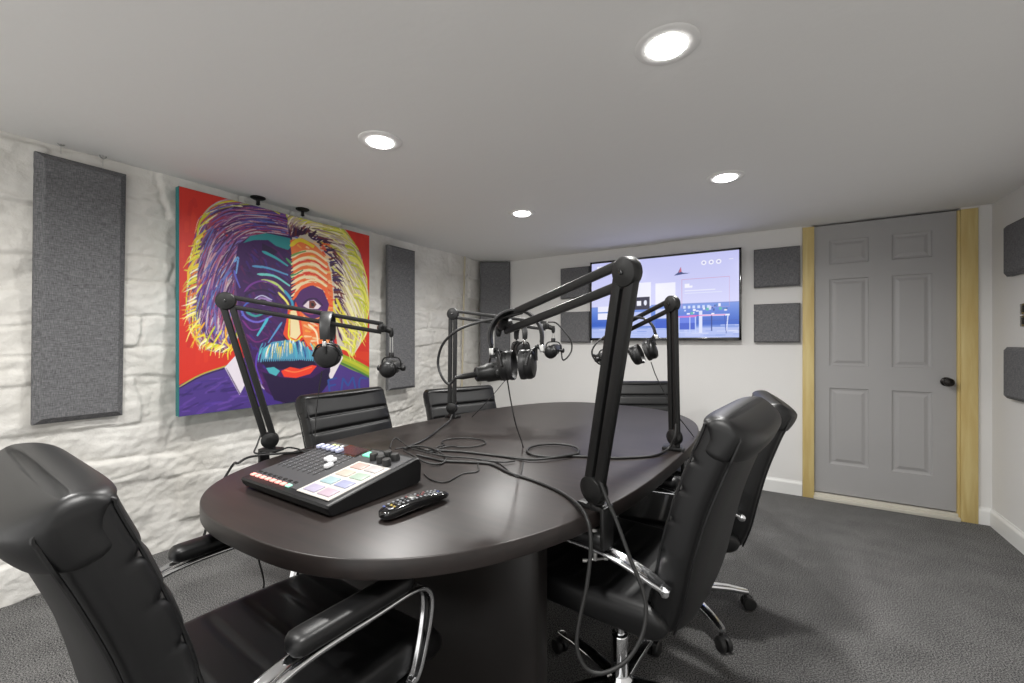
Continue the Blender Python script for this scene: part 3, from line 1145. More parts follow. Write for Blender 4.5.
def pedestal(cx, cy, wd, dp, name):
    m = MB()
    pts = []
    for i in range(64):
        a = 2 * PI * i / 64
        c, s = math.cos(a), math.sin(a)
        n = 5
        pts.append((cx + wd / 2 * math.copysign(abs(c) ** (2 / n), c), cy + dp / 2 * math.copysign(abs(s) ** (2 / n), s)))
    m.prism(pts, .012, TZ - TT, .004)
    m.rbox((cx, cy, .03), (wd + .03, dp + .03, .06), .006)
    o = m.build(name, 'pedestal', tbl)
    return o


pedestal(-.935, 1.03, .80, .12, 'pedestal')
pedestal(-.95, 2.42, .40, .10, 'pedestal')
MB().rbox((-.94, 1.72, .40), (.05, 1.32, .5), .004).build('stretcher_panel', 'pedestal', tbl)


# ------------------------------------------------------------------ chairs
def leg5(k):
    a = 2 * PI * k / 5
    c, s = math.cos(a), math.sin(a)
    pts = [(r * c, r * s, zz) for r, zz in ((.03, .088), (.12, .092), (.22, .088), (.285, .078), (.300, .076))]
    return a, MB().tube(pts, [1.25, 1.1, .9, .8, .6], 12, flat=(.013, .021, (0, 0, 1)))


def make_chair(label, drop=0.0, group='black leather office chairs'):
    t = thing('office_chair', label, 'chair', (0, 0, 0), 0, group)
    d = -drop
    hub = MB().lathe([(.030, .060), (.042, .066), (.044, .10), (.034, .112), (.031, .118)], n=28)
    hub.build('base_hub', 'chrome', t)
    for k in range(5):
        a, m = leg5(k)
        l = m.build('leg', 'chrome', t)
        c, s = math.cos(a), math.sin(a)
        ct = MB()
        ax = Vector((-s, c, 0))
        o = Vector((c * .29, s * .29, 0))
        o2 = o + Vector((c, s, 0)) * .014
        for sg in (-1, 1):
            ct.lathe([(.010, 0), (.026, .001), (.0285, .006), (.0285, .014), (.024, .019), (.010, .020)], o2 + ax * sg * .004 + Vector((0, 0, .0285)), ax * sg, 20)
        ct.lathe([(.007, .04), (.007, .075)], o, (0, 0, 1), 10)
        ct.rbox(o2 * .5 + o * .5 + Vector((0, 0, .047)), (.03, .03, .018), .006, 2)
        ct.build('caster', 'rubber', l)
    MB().lathe([(.028, .11), (.028, .24), (.026, .245), (.016, .247), (.016, .40 + d)], n=24).build('gas_cylinder', 'chrome', t)
    m = MB()
    m.rbox((0, -.01, .405 + d), (.20, .24, .03), .008)
    m.tube([(.06, .02, .40 + d), (.2, .03, .385 + d), (.28, .035, .383 + d)], .006, 8)
    m.build('tilt_mechanism', 'plastic', t)
    # seat: loft along y with creases
    loops = []
    ns = 60
    for i in range(ns + 1):
        s = i / ns
        y = -.235 + .565 * s
        endf = min(1, math.sqrt(max(0, 1 - (1 - min(1, s / .10)) ** 2)) * .9 + .1) * min(1, math.sqrt(max(0, 1 - (max(0, s - .88) / .12) ** 2)) * .9 + .1)
        zc = .462 + d - .035 * max(0, s - .7) ** 2 / .09 + .012 * (1 - s)
        th = .052 * endf
        cre = 0
        for cs in (.18, .34, .50, .66, .82):
            cre += math.exp(-((s - cs) / .012) ** 2)
        hw = .258 + .010 * math.sin(PI * s) - (1 - endf) * .02
        lp = []
        for k in range(48):
            a = 2 * PI * k / 48
            ca, sa = math.cos(a), math.sin(a)
            X = hw * math.copysign(abs(ca) ** .42, ca)
            Z = th * math.copysign(abs(sa) ** .55, sa)
            if sa > 0:
                q = max(0, 1 - (abs(X) / (hw * .90)) ** 8)
                Z -= (.007 * cre) * q * endf
                Z += -.008 * q + .012 * (abs(X) / hw) ** 2 * endf
            lp.append((X, y, zc + Z))
        loops.append(lp)
    MB().loft(loops).build('seat', 'leather', t, sharp=80)
    # seat piping
    for sx in (-1, 1):
        MB().tube(spline([(sx * .250, -.20, .502 + d), (sx * .260, 0, .500 + d), (sx * .260, .18, .494 + d), (sx * .243, .28, .478 + d)], 6), .0035, 6).build('seat_piping', 'leather2', t)

    # backrest: centre curve in yz
    cc = spline([(0, -.200, .455), (0, -.232, .55), (0, -.258, .67), (0, -.286, .78), (0, -.322, .885), (0, -.356, .972), (0, -.372, 1.022)], 22)
    n = len(cc)

    def halfw(s):
        return .222 + .032 * min(1, s / .35) ** .7

    def frame_(i):
        a, b = cc[max(0, i - 1)], cc[min(n - 1, i + 1)]
        tg = (b - a).normalized()
        return tg, Vector((0, tg.z, -tg.y))

    def sect(i, head=False):
        s = i / (n - 1)
        tg, nr = frame_(i)
        if head:
            s0 = .735
            e0 = min(1, (s - s0) / .035)
        else:
            e0 = min(1, s / .05)
        e1 = max(0, (s - .89) / .11)
        cap = math.sqrt(max(.03, 1 - (1 - e0) ** 2)) * math.sqrt(max(.03, 1 - e1 ** 2.2))
        hw = halfw(s) * (.93 + .07 * cap)
        th = .050 * cap
        bulge = 0
        if head:
            hw *= 1.012
            th += .004 * cap
            bulge = .017 * math.sin(PI * max(0, min(1, (s - .735) / .265))) ** 1.1
        cre = 0
        for cs in (.10, .22, .34, .46, .58, .70):
            cre += math.exp(-((s - cs) / .012) ** 2)
        lp = []
        N = 56
        for k in range(N):
            an = 2 * PI * k / N
            ca, sa = math.cos(an), math.sin(an)
            X = hw * math.copysign(abs(ca) ** .34, ca)
            T = th * math.copysign(abs(sa) ** .55, sa)
            q = max(0, 1 - (abs(X) / (hw * .90)) ** 12)
            if sa > 0 and head:
                T += .004 - .013 * max(0, min(1, (.90 - s) / .08))
            if sa > 0:
                T -= (.013 * cre) * cap * (1 - .4 * (abs(X) / hw) ** 8) * (0 if head else 1)
                T += .008 * (abs(X) / hw) ** 2 * cap * (0 if head else 1)
            else:
                T += -(.012 + bulge) * (1 - abs(X / hw) ** 3 * .6) * cap + .010 * (abs(X) / hw) ** 2 * cap
            p = cc[i] + nr * T
            lp.append((X, p.y, p.z + d))
        return lp
    MB().loft([sect(i) for i in range(n)]).build('backrest', 'leather2', t, sharp=80)
    MB().loft([sect(i, True) for i in range(int(.74 * (n - 1)) + 1, n)]).build('headrest', 'leather', t, sharp=80)
    # piping: one loop round each side panel
    for sx in (-1, 1):
        pts = []
        for i in range(5, int(.90 * n), 4):
            tg, nr = frame_(i)
            p = cc[i] - nr * .040
            pts.append((sx * (halfw(i / (n - 1)) * .955 + (.003 if i > .735 * n else 0)), p.y, p.z + d))
        i = int(.925 * (n - 1))
        tg, nr = frame_(i)
        for o_ in (-.022, .0, .022):
            p = cc[i] + nr * o_ + tg * (.006 if o_ == 0 else 0)
            pts.append((sx * (halfw(1) * .955), p.y, p.z + d))
        for i in range(int(.90 * n), 5, -4):
            tg, nr = frame_(i)
            p = cc[i] + nr * .040
            pts.append((sx * (halfw(i / (n - 1)) * .955 + (.003 if i > .735 * n else 0)), p.y, p.z + d))
        MB().tube(spline(pts, 3), .0032, 6).build('back_piping', 'leather', t)
    # arms
    for sx in (-1, 1):
        x = sx * .285
        path = spline([(sx * .250, -.245, .585 + d), (sx * .270, -.205, .612 + d), (x, -.14, .642 + d), (x, -.06, .655 + d), (x, .08, .656 + d), (x, .175, .656 + d), (x, .218, .640 + d), (x, .235, .60 + d),
                       (x, .225, .53 + d), (sx * .281, .205, .45 + d), (sx * .268, .195, .415 + d)], 6)
        a = MB().tube(path, [1.0] * (len(path) - 12) + [1 - .05 * q for q in range(12)], 16, flat=(.0055, .019, (0, 0, 1)) if False else None) if False else None
        m = MB()
        # flat bar: section wide in x, thin across the bend
        vs = []
        P = path
        k = len(P)
        hw = []
        for i in range(k):
            s = i / (k - 1)
            hw.append(.024 if s < .62 else .024 - .010 * (s - .62) / .38)
        loops = []
        for i in range(k):
            aa, bb = P[max(0, i - 1)], P[min(k - 1, i + 1)]
            tg = (bb - aa).normalized()
            nr = Vector((1, 0, 0)).cross(tg).normalized()
            lp = []
            w_, t_ = hw[i], .006
            for (ux, vn) in ((-1, -.6), (-.85, -1), (-.6, -1), (-.45, -.35), (.45, -.35), (.6, -1), (.85, -1), (1, -.6), (1, .6), (.85, 1), (.6, 1), (.45, .35), (-.45, .35), (-.6, 1), (-.85, 1), (-1, .6)):
                lp.append(P[i] + Vector((1, 0, 0)) * ux * w_ + nr * vn * t_)
            loops.append(lp)
        m.loft(loops)
        arm = m.build('armrest', 'chrome', t, sharp=60)
        pd = MB()
        L = []
        for j in range(21):
            s = .5 - .5 * math.cos(PI * j / 20)
            y = -.105 + .285 * s
            e = math.sqrt(max(.0, 1 - max(0, abs(2 * s - 1) - .84) ** 2 / .0256)) * .97 + .03
            L.append([(x + .029 * e * math.copysign(abs(math.cos(q)) ** .7, math.cos(q)), y, .682 + d + .021 * e * math.copysign(abs(math.sin(q)) ** .7, math.sin(q))) for q in [2 * PI * w_ / 20 for w_ in range(20)]])
        pd.loft(L)
        pp = pd.build('arm_pad', 'leather', arm)
        MB().lathe([(.010, 0), (.010, .012), (.006, .015)], (sx * .268, .20, .425 + d), (sx, 0, 0), 12).build('arm_bolt', 'chrome', arm)
        MB().lathe([(.014, -.004), (.014, .012), (.007, .016)], (sx * .264, -.238, .592 + d), (sx, 0, 0), 12).build('arm_bolt', 'chrome', arm)
        MB().rbox((sx * .205, .19, .415 + d), (.15, .04, .012), .003).build('arm_bracket', 'chrome', arm)
    return t


ch = make_chair('black leather office chair in the left foreground, seen from behind at the near table end', .026)
ch.location, ch.rotation_euler = (-1.013, .553, 0), (0, 0, R(-3))
cr_ = make_chair('black leather office chair on the right, nearest to the hanging cable loop')
cr_.location, cr_.rotation_euler = (-.432, 1.375, 0), (0, 0, R(83))
for loc, rz, drop, lb in (((-.375, 2.06, 0), 97, .055, 'black leather office chair on the right, mostly hidden behind the nearer right chair'),
                          ((-1.63, 1.49, 0), -90, .09, 'black leather office chair on the left, between the table and the portrait'),
                          ((-1.49, 2.15, 0), -112, .135, 'black leather office chair on the left, the farther one before the thin tan wall strip'),
                          ((-.69, 3.08, 0), -148, .135, 'black leather office chair at the far table end below the television')):
    c_ = make_chair(lb, drop)
    c_.location, c_.rotation_euler = loc, (0, 0, R(rz))


# ------------------------------------------------------------------ microphone arms
def rails(m, a, b, sep_dir, sep, hw, ht):
    """two parallel square-ish rails from a to b"""
    ax = (b - a).normalized()
    side = ax.cross(sep_dir).normalized()
    for s in (-1, 1):
        o = sep_dir * (s * sep / 2)
        MB().tube([a + o, b + o], 1.0, 12, flat=(hw, ht, tuple(side))).build('rail', 'black', m)


def boom(base, pivot, elbow, end, label, group='black microphone boom arms', screw=None, k=1.0):
    base, pivot, elbow, end = [Vector(p) for p in (base, pivot, elbow, end)]
    t = thing('microphone_stand', label, 'microphone stand', base, 0, group)
    P, E, N = pivot - base, elbow - base, end - base
    # lower arm plane
    ax = (E - P).normalized()
    h = (N - E)
    pn = ax.cross(h).normalized()        # axis of the joints
    sd = pn.cross(ax).normalized()
    m = MB().lathe([(.008, -.02), (.008, .02)], P, pn, 12).build('lower_arm', 'black', t)
    rails(m, P, E, sd, .028 * k, .0100 * k, .0115 * k)
    ax2 = (N - E).normalized()
    sd2 = pn.cross(ax2).normalized()
    m = MB().lathe([(.008, -.02), (.008, .02)], N, pn, 12).build('upper_arm', 'black', t)
    rails(m, E, N, sd2, .036 * k, .0085 * k, .0090 * k)
    r = .034
    m = MB()
    m.lathe([(r * .25, -.019), (r * .5, -.0175), (r * .9, -.0145), (r, -.010), (r, .010), (r * .9, .0145), (r * .5, .0175), (r * .25, .019)], E, pn, 28)
    ej = m.build('elbow_joint', 'black', t)
    for s in (-1, 1):
        MB().lathe([(.0055, .017), (.0055, .0215), (.003, .023)], E, pn * s, 12).build('joint_bolt', 'gloss', ej)
    r = .034 * k
    m = MB()
    m.lathe([(r * .3, -.021), (r * .5, -.020), (r * .88, -.015), (r * .93, -.011), (r * .93, .011), (r * .88, .015), (r * .5, .020), (r * .3, .021)], P, pn, 28)
    m.lathe([(.013, 0), (.013, (P.z + .0))], (P.x, P.y, 0), (0, 0, 1), 16)
    m.build('base_joint', 'black', t)
    # end head
    m = MB()
    m.lathe([(.012, -.020), (.019, -.017), (.019, .017), (.012, .020)], N, pn, 22)
    hd = ax2.copy()
    hd.z = 0
    hd.normalize()
    m.tube([N, N + hd * .035 + Vector((0, 0, -.012))], .013, 12)
    m.lathe([(.008, 0), (.010, -.014), (.010, -.03), (.006, -.04)], N + hd * .04 + Vector((0, 0, .0)), (0, 0, 1), 14)
    m.build('end_joint', 'black', t)
    return t, N + hd * .04 + base


def clamp(t, base, out_dir, steel_screw=True):
    """C-clamp gripping the table rim; base on the table surface, out_dir points off the table"""
    o = Vector(out_dir).normalized()
    rot = Matrix.Rotation(math.atan2(o.y, o.x), 3, 'Z')
    m = MB()
    m.rbox(o * -.010 + Vector((0, 0, .007)), (.075, .05, .014), .004, 2, rot)
    m.rbox(o * .030 + Vector((0, 0, -.040)), (.012, .05, .105), .004, 2, rot)
    m.rbox(o * .000 + Vector((0, 0, -.092)), (.07, .045, .012), .004, 2, rot)
    m.lathe([(.020, 0), (.020, .016), (.016, .022)], (0, 0, .012), (0, 0, 1), 20)
    m.build('clamp', 'black', t)
    m = MB()
    c = o * -.006
    m.lathe([(.006, -.14), (.006, -.058)], c, (0, 0, 1), 10)
    m.lathe([(.016, -.060), (.016, -.052)], c, (0, 0, 1), 16)
    a = Vector((-o.y, o.x, 0)).lerp(o, .5).normalized() * .028
    m.tube([c + a + Vector((0, 0, -.135)), c - a + Vector((0, 0, -.141))], .0032, 8)
    m.lathe([(.0055, -.005), (.0055, .005)], c + a + Vector((0, 0, -.135)), a, 10)
    m.lathe([(.0055, -.005), (.0055, .005)], c - a + Vector((0, 0, -.141)), a, 10)
    m.build('clamp_screw', 'steel', t)


def at_ground(px, d, z):
    p = at(px, 341.5, d)
    p.z = z
    return p


ARMS = {}
# near right
bR = at(597, 507, 1.128)
bR.z = TZ
pR = at(594, 489, 1.12)
eR = at(627, 272, .93)
nR = at(505, 324, 1.36)
tR, hR = boom(bR, pR, eR, nR, 'large black microphone boom arm clamped to the right table edge, nearest the camera', k=1.22)
clamp(tR, bR, (1, -.25, 0))
# left front
bL = on_z(270, 451, TZ)
pL = at(270, 440, 1.70)
eL = at(226, 301, 1.62)
nL = at(382, 328, 1.86)
tL, hL = boom(bL, pL, eL, nL, 'black microphone boom arm in front of the portrait, clamped to the left table edge')
clamp(tL, bL, (-1, -.3, 0))
# left back
bB = on_z(452, 417.5, TZ)
pB = at(452, 408, 2.44)
eB = at(453, 314, 2.44)
nB = at(546, 326, 2.36)
tB, hB = boom(bB, pB, eB, nB, 'black microphone boom arm on the far left table edge with a straight upright lower half')
clamp(tB, bB, (-1, .1, 0))
# right back
bQ = on_z(675, 450, TZ)
pQ = at(674.5, 437, bQ.dot(FW))
eQ = at(672, 304, bQ.dot(FW) - .02)
nQ = at(611, 335, 2.08)
tQ, hQ = boom(bQ, pQ, eQ, nQ, 'black microphone boom arm on the far right table edge, in front of the television')
clamp(tQ, bQ, (1, .05, 0))


def microphone(head, axis, drop, label, yoke=True):
    """hangs from head; axis = direction the grille faces"""
    a = Vector(axis).normalized()
    c = Vector(head) + Vector((0, 0, -drop))
    t = thing('microphone', label, 'microphone', c, 0, 'black studio microphones')
    s = a.cross(Vector((0, 0, 1))).normalized()
    up = s.cross(a).normalized()
    if up.z < 0:
        up = -up
    MB().lathe([(.020, -.062), (.024, -.058), (.026, -.03), (.031, -.022), (.0315, .02), (.0315, .028)], (0, 0, 0), a, 32).build('body', 'black', t)
    g = MB().lathe([(.0335, .022), (.0345, .03), (.0345, .050), (.030, .060), (.018, .067), (.004, .069)], (0, 0, 0), a, 32)
    for q in range(4):
        g.lathe([(.0350, .031 + q * .005), (.0362, .032 + q * .005), (.0350, .033 + q * .005)], (0, 0, 0), a, 32)
    g.build('grille', 'plastic', t)
    m = MB()
    yk = []
    for q in range(13):
        an = PI * q / 12
        yk.append(s * (.044 * math.copysign(abs(math.cos(an)) ** .5, math.cos(an))) + Vector((0, 0, 1)) * (.048 * abs(math.sin(an)) ** .6))
    m.tube(yk, 1.0, 10, flat=(.0022, .007, tuple(a))) if False else m.tube(yk, .0036, 8)
    m.lathe([(.011, .044), (.013, .047), (.013, .060), (.009, .063)], (0, 0, 0), s, 18)
    m.lathe([(.011, .044), (.013, .047), (.013, .060), (.009, .063)], (0, 0, 0), -s, 18)
    m.tube([s * .030, s * .046], .006, 8)
    m.tube([-s * .030, -s * .046], .006, 8)
    m.build('yoke', 'black', t)
    MB().lathe([(.012, .046), (.012, .064), (.010, .068)], (0, 0, 0), (0, 0, 1), 16).build('swivel_mount', 'plastic', t)
    if drop > .075:
        m = MB()
        for sg in (-1, 1):
            m.tube([Vector((0, 0, .066)) + s * .006 * sg, Vector((0, 0, drop - .02)) + s * .005 * sg], .0022, 8)
        m.build('mount_rod', 'steel', t)
    x = MB().lathe([(.009, -.060), (.0095, -.078), (.0095, -.105), (.006, -.122), (.0045, -.130)], (0, 0, 0), a, 18)
    x.build('cable_plug', 'steel' if False else 'black', t)
    return t, c, c - a * .128


toC = -(FW)
mR, cR, xR_ = microphone(hR + Vector((-.02, 0, 0)), (RT * .9 + FW * .35 + Vector((0, 0, .12))), .155, 'black microphone on the nearest boom arm with a cable plugged in at its left')
mL, cL, xL_ = microphone(hL + Vector((0, 0, -.01)), (-FW * .9 - RT * .1 + Vector((0, 0, -.1))), .165, 'black microphone hanging in front of the tall grey panel right of the portrait')
mB, cB, xB_ = microphone(hB, (-FW * .9 - RT * .45 + Vector((0, 0, -.2))), .135, 'small black microphone hanging left of the television, farthest from the camera')
mQ, cQ, xQ_ = microphone(hQ, (-FW * .9 + RT * .35 + Vector((0, 0, -.15))), .12, 'black microphone hidden behind the nearest boom arm, below the television')


# ------------------------------------------------------------------ headphones
def headphones(top, dirx, label, cord, scale=1.0, open_=.024, roll=0.0, lean=0.0):
    """top = inside of band at its top; dirx = horizontal direction across the two cups"""
    dx = Vector(dirx).normalized()
    t = thing('headphones', label, 'headphones', top, 0, 'black studio headphones')
    dz = Vector((0, 0, 1))
    dy = dz.cross(dx)
    Q = Matrix.Rotation(roll, 3, dy) @ Matrix.Rotation(lean, 3, dx)
    dx, dy, dz = Q @ dx, Q @ dy, Q @ dz
    S = scale
    r = .078 * S
    c = -dz * (r - .004)
    band = []
    for q in range(25):
        an = PI * (1 + .16) * q / 24 - PI * .08
        band.append(c + dx * (r * math.cos(an)) + dz * (r * 1.02 * math.sin(an)))
    mb = MB()
    L = []
    for i in range(len(band)):
        a, b = band[max(0, i - 1)], band[min(24, i + 1)]
        tg = (b - a).normalized()
        nr = dy.cross(tg).normalized()
        th = .0052 * S
        wd = (.015 + .006 * math.sin(PI * i / 24)) * S
        L.append([band[i] + dy * wd * math.copysign(abs(math.cos(w_)) ** .6, math.cos(w_)) + nr * th * math.copysign(abs(math.sin(w_)) ** .6, math.sin(w_)) for w_ in [2 * PI * z_ / 16 for z_ in range(16)]])
    mb.loft(L)
    mb.build('headband', 'pad', t)
    cz = -.155 * S
    for sg in (-1, 1):
        o = dx * (sg * open_) + dz * cz
        cup = MB().lathe([(.022 * S, .0), (.040 * S, .002), (.043 * S, .010), (.043 * S, .019), (.038 * S, .028), (.024 * S, .033), (.006, .034)], o, dx * sg, 30)
        cu = cup.build('ear_cup', 'plastic', t)
        ep = MB().lathe([(.024 * S, .004), (.036 * S, -.003 - (open_ - .022) * .0), (.043 * S, -.012), (.044 * S, -.004), (.042 * S, .004)], o, dx * sg, 30)
        ep.build('ear_pad', 'pad', cu)
        e = band[0] if sg > 0 else band[-1]
        yk = MB()
        yk.tube(spline([e + dz * .006, e - dz * .02, dx * (sg * (open_ + .040)) + dz * (cz + .05 * S), dx * (sg * (open_ + .036)) + dz * (cz + .01)], 5), [.0062] * 10 + [.005] * 6, 10)
        for s2 in (-1, 1):
            yk.tube(spline([dx * (sg * (open_ + .038)) + dz * (cz + .046 * S), dx * (sg * (open_ + .026)) + dy * (s2 * .03 * S) + dz * (cz + .036 * S), dx * (sg * (open_ + .014)) + dy * (s2 * .046 * S) + dz * cz], 5), .004, 8)
        yk.build('cup_yoke', 'plastic', cu)
        hs = MB().rbox(e - dz * .018, (.015, .015, .022), .003, 2, Q.to_3x3() @ Matrix.Rotation(math.atan2(dx.y, dx.x), 3, 'Z'))
        hs.build('slider', 'steel', cu)
    if cord:
        pts = spline([Vector(p) - Vector(top) for p in cord], 8)
        MB().tube(pts, .0022, 8).build('cord', 'rubber', t)
    return t


TBL = TZ + .003
c1 = [at(507, 378, 1.31), at(511, 402, 1.33), at(516, 425, 1.36), on_z(523, 447, TBL), on_z(523, 462, TBL), on_z(518, 477, TBL), on_z(500, 464, TBL), on_z(483, 459, TBL), on_z(478, 464, TBL), on_z(478, 471, TBL), on_z(462, 474, TBL), on_z(446, 482, TBL), on_z(432, 480, TBL), on_z(424, 474, TBL)]
headphones(at(514, 312, 1.31), (RT * .97 - FW * .24), 'black headphones hung over the nearest boom arm, above the middle of the table', c1, 1.05, .0225, R(-4))
c2 = [at(322, 371, 1.74), at(319, 390, 1.74), at(316, 415, 1.74), at(315.5, 430, 1.74), on_z(313, 449, TBL)]
headphones(at(328, 314, 1.77), (-FW * .96 + RT * .25), 'black headphones hung over the left boom arm in front of the portrait', c2, 1.12)
c3 = [at(515, 368, 2.38), at(498, 389, 2.38), at(484, 405, 2.38), on_z(472, 417, TBL)]
headphones(at(520.5, 323.5, 2.375), (-FW * .9 + RT * .3), 'black headphones on the far left boom arm, half hidden behind the hanging pair in front', c3, .92)
c4 = [at(651, 362, 1.93), at(656, 376, 1.92), at(664, 392, 1.92), at(673, 410, 1.90), at(684, 424, 1.88), on_z(694, 437, TBL)]
headphones(at(631, 320, 1.90), (RT * .86 - FW * .5), 'black headphones hung over the far right boom arm, in front of the television', c4, 1.0, .0225, R(-22), R(-5))


# ------------------------------------------------------------------ mixer
def mixer():
    W, D, h0, h1 = .425, .335, .028, .082
    loc = Vector((-1.150, .826, TZ))
    t = thing('audio_mixer', 'black podcast mixing console with faders and coloured pads on the near end of the table', 'audio mixer', loc, R(-1))
    # wedge body: profile in yz
    bev = .006
    ftop = lambda y: h0 + .006 + (h1 - h0 - .006) * min(1, (y + D / 2) / (D * .93))
    m = MB()
    prof = [(-D / 2 + .014, .004), (-D / 2 + .004, .016), (-D / 2, h0), (-D / 2 + .004, h0 + .006), (D / 2 - .024, h1 - .0015), (D / 2 - .014, h1 - .003), (D / 2 - .004, h1 - .02), (D / 2 - .006, .010), (D / 2 - .02, .004)]
    sl = (h1 - .0015 - h0 - .006) / (D - .028)

    def top(y, k=0.0):
        return h0 + .006 + sl * (y + D / 2 - .004) + k
    xs = [(-W / 2, .012), (-W / 2 + .003, .004), (-W / 2 + .008, 0), (W / 2 - .008, 0), (W / 2 - .003, .004), (W / 2, .012)]
    loops = []
    cyz = (0, .035)
    for x, ins in xs:
        loops.append([(x, (y * (1 - ins / D)), z if z < .02 else z - ins * .3) for y, z in prof])
    m.loft(loops)
    m.build('body', 'plastic', t, sharp=30)
    for sx in (-1, 1):
        for sy in (-1, 1):
            MB().lathe([(.012, 0), (.012, .006)], (sx * W * .4, sy * D * .38, 0), (0, 0, 1), 14).build('foot', 'rubber', t)
    tilt = Matrix.Rotation(math.atan(sl), 3, 'X')
    M['face'] = mat('mixer_face', srgb(58, 58, 60), 0.5)
    MB().rbox((0, -.004, top(-.004, .0005)), (W - .026, D - .05, .0022), .001, 1, tilt).build('top_plate', 'face', t)
    # eight fader channels
    M['slot'] = mat('fader_slot', srgb(14, 14, 15), 0.6)
    M['markw'] = mat('printed_marks', srgb(170, 172, 176), 0.6)
    fpos = [.078, .080, .078, .078, .076, .018, .012, -.018]
    fx = [-W / 2 + .028 + i * .0268 for i in range(8)]
    ledm = mat('pink_lit_button', srgb(250, 150, 140), .4, emit=srgb(255, 170, 160), estr=.55)
    ledg = mat('green_lit_button', srgb(150, 220, 190), .4, emit=srgb(160, 235, 205), estr=.45)
    capw = mat('bluish_white_cap', srgb(176, 180, 206), .35)
    for i, x in enumerate(fx):
        f = MB().rbox((x, .012, top(.012, .0018)), (.0042, .165, .0016), .0005, 1, tilt).build('fader_slot', 'slot', t)
        mk = MB()
        for q in range(8):
            y = -.055 + q * .020
            for sg in (-1, 1):
                mk.rbox((x + sg * .0085, y, top(y, .0018)), (.004, .0011, .0004), 0, 1, tilt)
        mk.build('scale_marks', 'markw', f)
        y = fpos[i]
        cap = MB().rbox((x, y, top(y, .010)), (.016, .026, .011), .003, 2, tilt)
        cap.rbox((x, y, top(y, .004)), (.004, .008, .008), .001, 1, tilt)
        cap.build('fader_cap', capw if i < 5 else 'white', f)
        b = MB().rbox((x, -D / 2 + .026, top(-D / 2 + .026, .0028)), (.019, .014, .0045), .002, 2, tilt).build('channel_button', ledm if i < 7 else ledg, t)
        b['label'] = 'pink lit channel button' if i < 7 else 'green lit channel button'
        b2 = MB().rbox((x, -D / 2 + .047, top(-D / 2 + .047, .0022)), (.015, .009, .003), .001, 1, tilt).build('mute_button', 'plastic', t)
    # pad field
    px0, px1, py0, py1 = W / 2 - .158, W / 2 - .016, -D / 2 + .016, D / 2 - .115
    MB().rbox(((px0 + px1) / 2, (py0 + py1) / 2, top((py0 + py1) / 2, .0026)), (px1 - px0, py1 - py0, .003), .001, 1, tilt).build('pad_surround', mat('pad_panel', srgb(178, 174, 168), .5), t)
    cols = [(200, 186, 226), (226, 190, 214), (170, 216, 224), (172, 178, 232), (234, 214, 190), (186, 220, 192), (240, 184, 170), (226, 216, 214)]
    for j in range(4):
        for i in range(2):
            c = cols[j * 2 + i]
            pm = mat('lit_pad_%d' % (j * 2 + i), srgb(*[v * .40 + 62 for v in c]), .4, emit=srgb(*c), estr=.14)
            x = px0 + (px1 - px0) * (.28 + .44 * i)
            y = py0 + (py1 - py0) * (.14 + .24 * j)
            MB().rbox((x, y, top(y, .0050)), (.052, .035, .004), .002, 2, tilt).build('sound_pad', pm, t)
    # display
    MB().rbox((-.045, D / 2 - .066, top(D / 2 - .066, .0024)), (.115, .070, .003), .001, 1, tilt).build('display', 'gloss', t)
    MB().rbox((-.045, D / 2 - .066, top(D / 2 - .066, .0043)), (.098, .054, .0008), 0, 1, tilt).build('display_glass', mat('dim_display', srgb(52, 34, 40), .15, emit=srgb(90, 60, 80), estr=.08), t)
    g = MB().rbox((.045, D / 2 - .068, top(D / 2 - .068, .0040)), (.040, .030, .006), .003, 2, tilt).build('record_button', mat('mint_button', srgb(120, 220, 180), .35, emit=srgb(120, 235, 190), estr=.4), t)
    g['label'] = 'mint green lit square button'
    # printed icons near the rear left
    for i, (x, c) in enumerate(((-.165, (198, 206, 140)), (-.145, (190, 196, 150)), (-.122, (200, 200, 200)))):
        MB().rbox((x, D / 2 - .050, top(D / 2 - .05, .0020)), (.012, .012, .0012), .0004, 1, tilt).build('printed_icon', mat('icon_%d' % i, srgb(*c), .5), t)
    for i, (x, y) in enumerate(((.088, .082), (.118, .112), (.128, .075), (.158, .105), (.165, .065))):
        k = MB().lathe([(.0135, 0), (.013, .019), (.0115, .0215), (.002, .022)], (x, y, top(y, .001)), tilt @ Vector((0, 0, 1)), 20)
        k.rbox((x, y + .004, top(y, .0215)), (.0015, .009, .001), 0, 1, tilt)
        k.build('volume_knob', 'rubber', t)
    # rear plugs
    for i in range(7):
        x = -.13 + i * .045
        MB().lathe([(.009, 0), (.009, .03), (.006, .045)], (x, D / 2 - .006, .042), (0, 1, 0), 12).build('rear_plug', 'steel' if i in (3, 5) else 'black', t)
    return t


mixer()


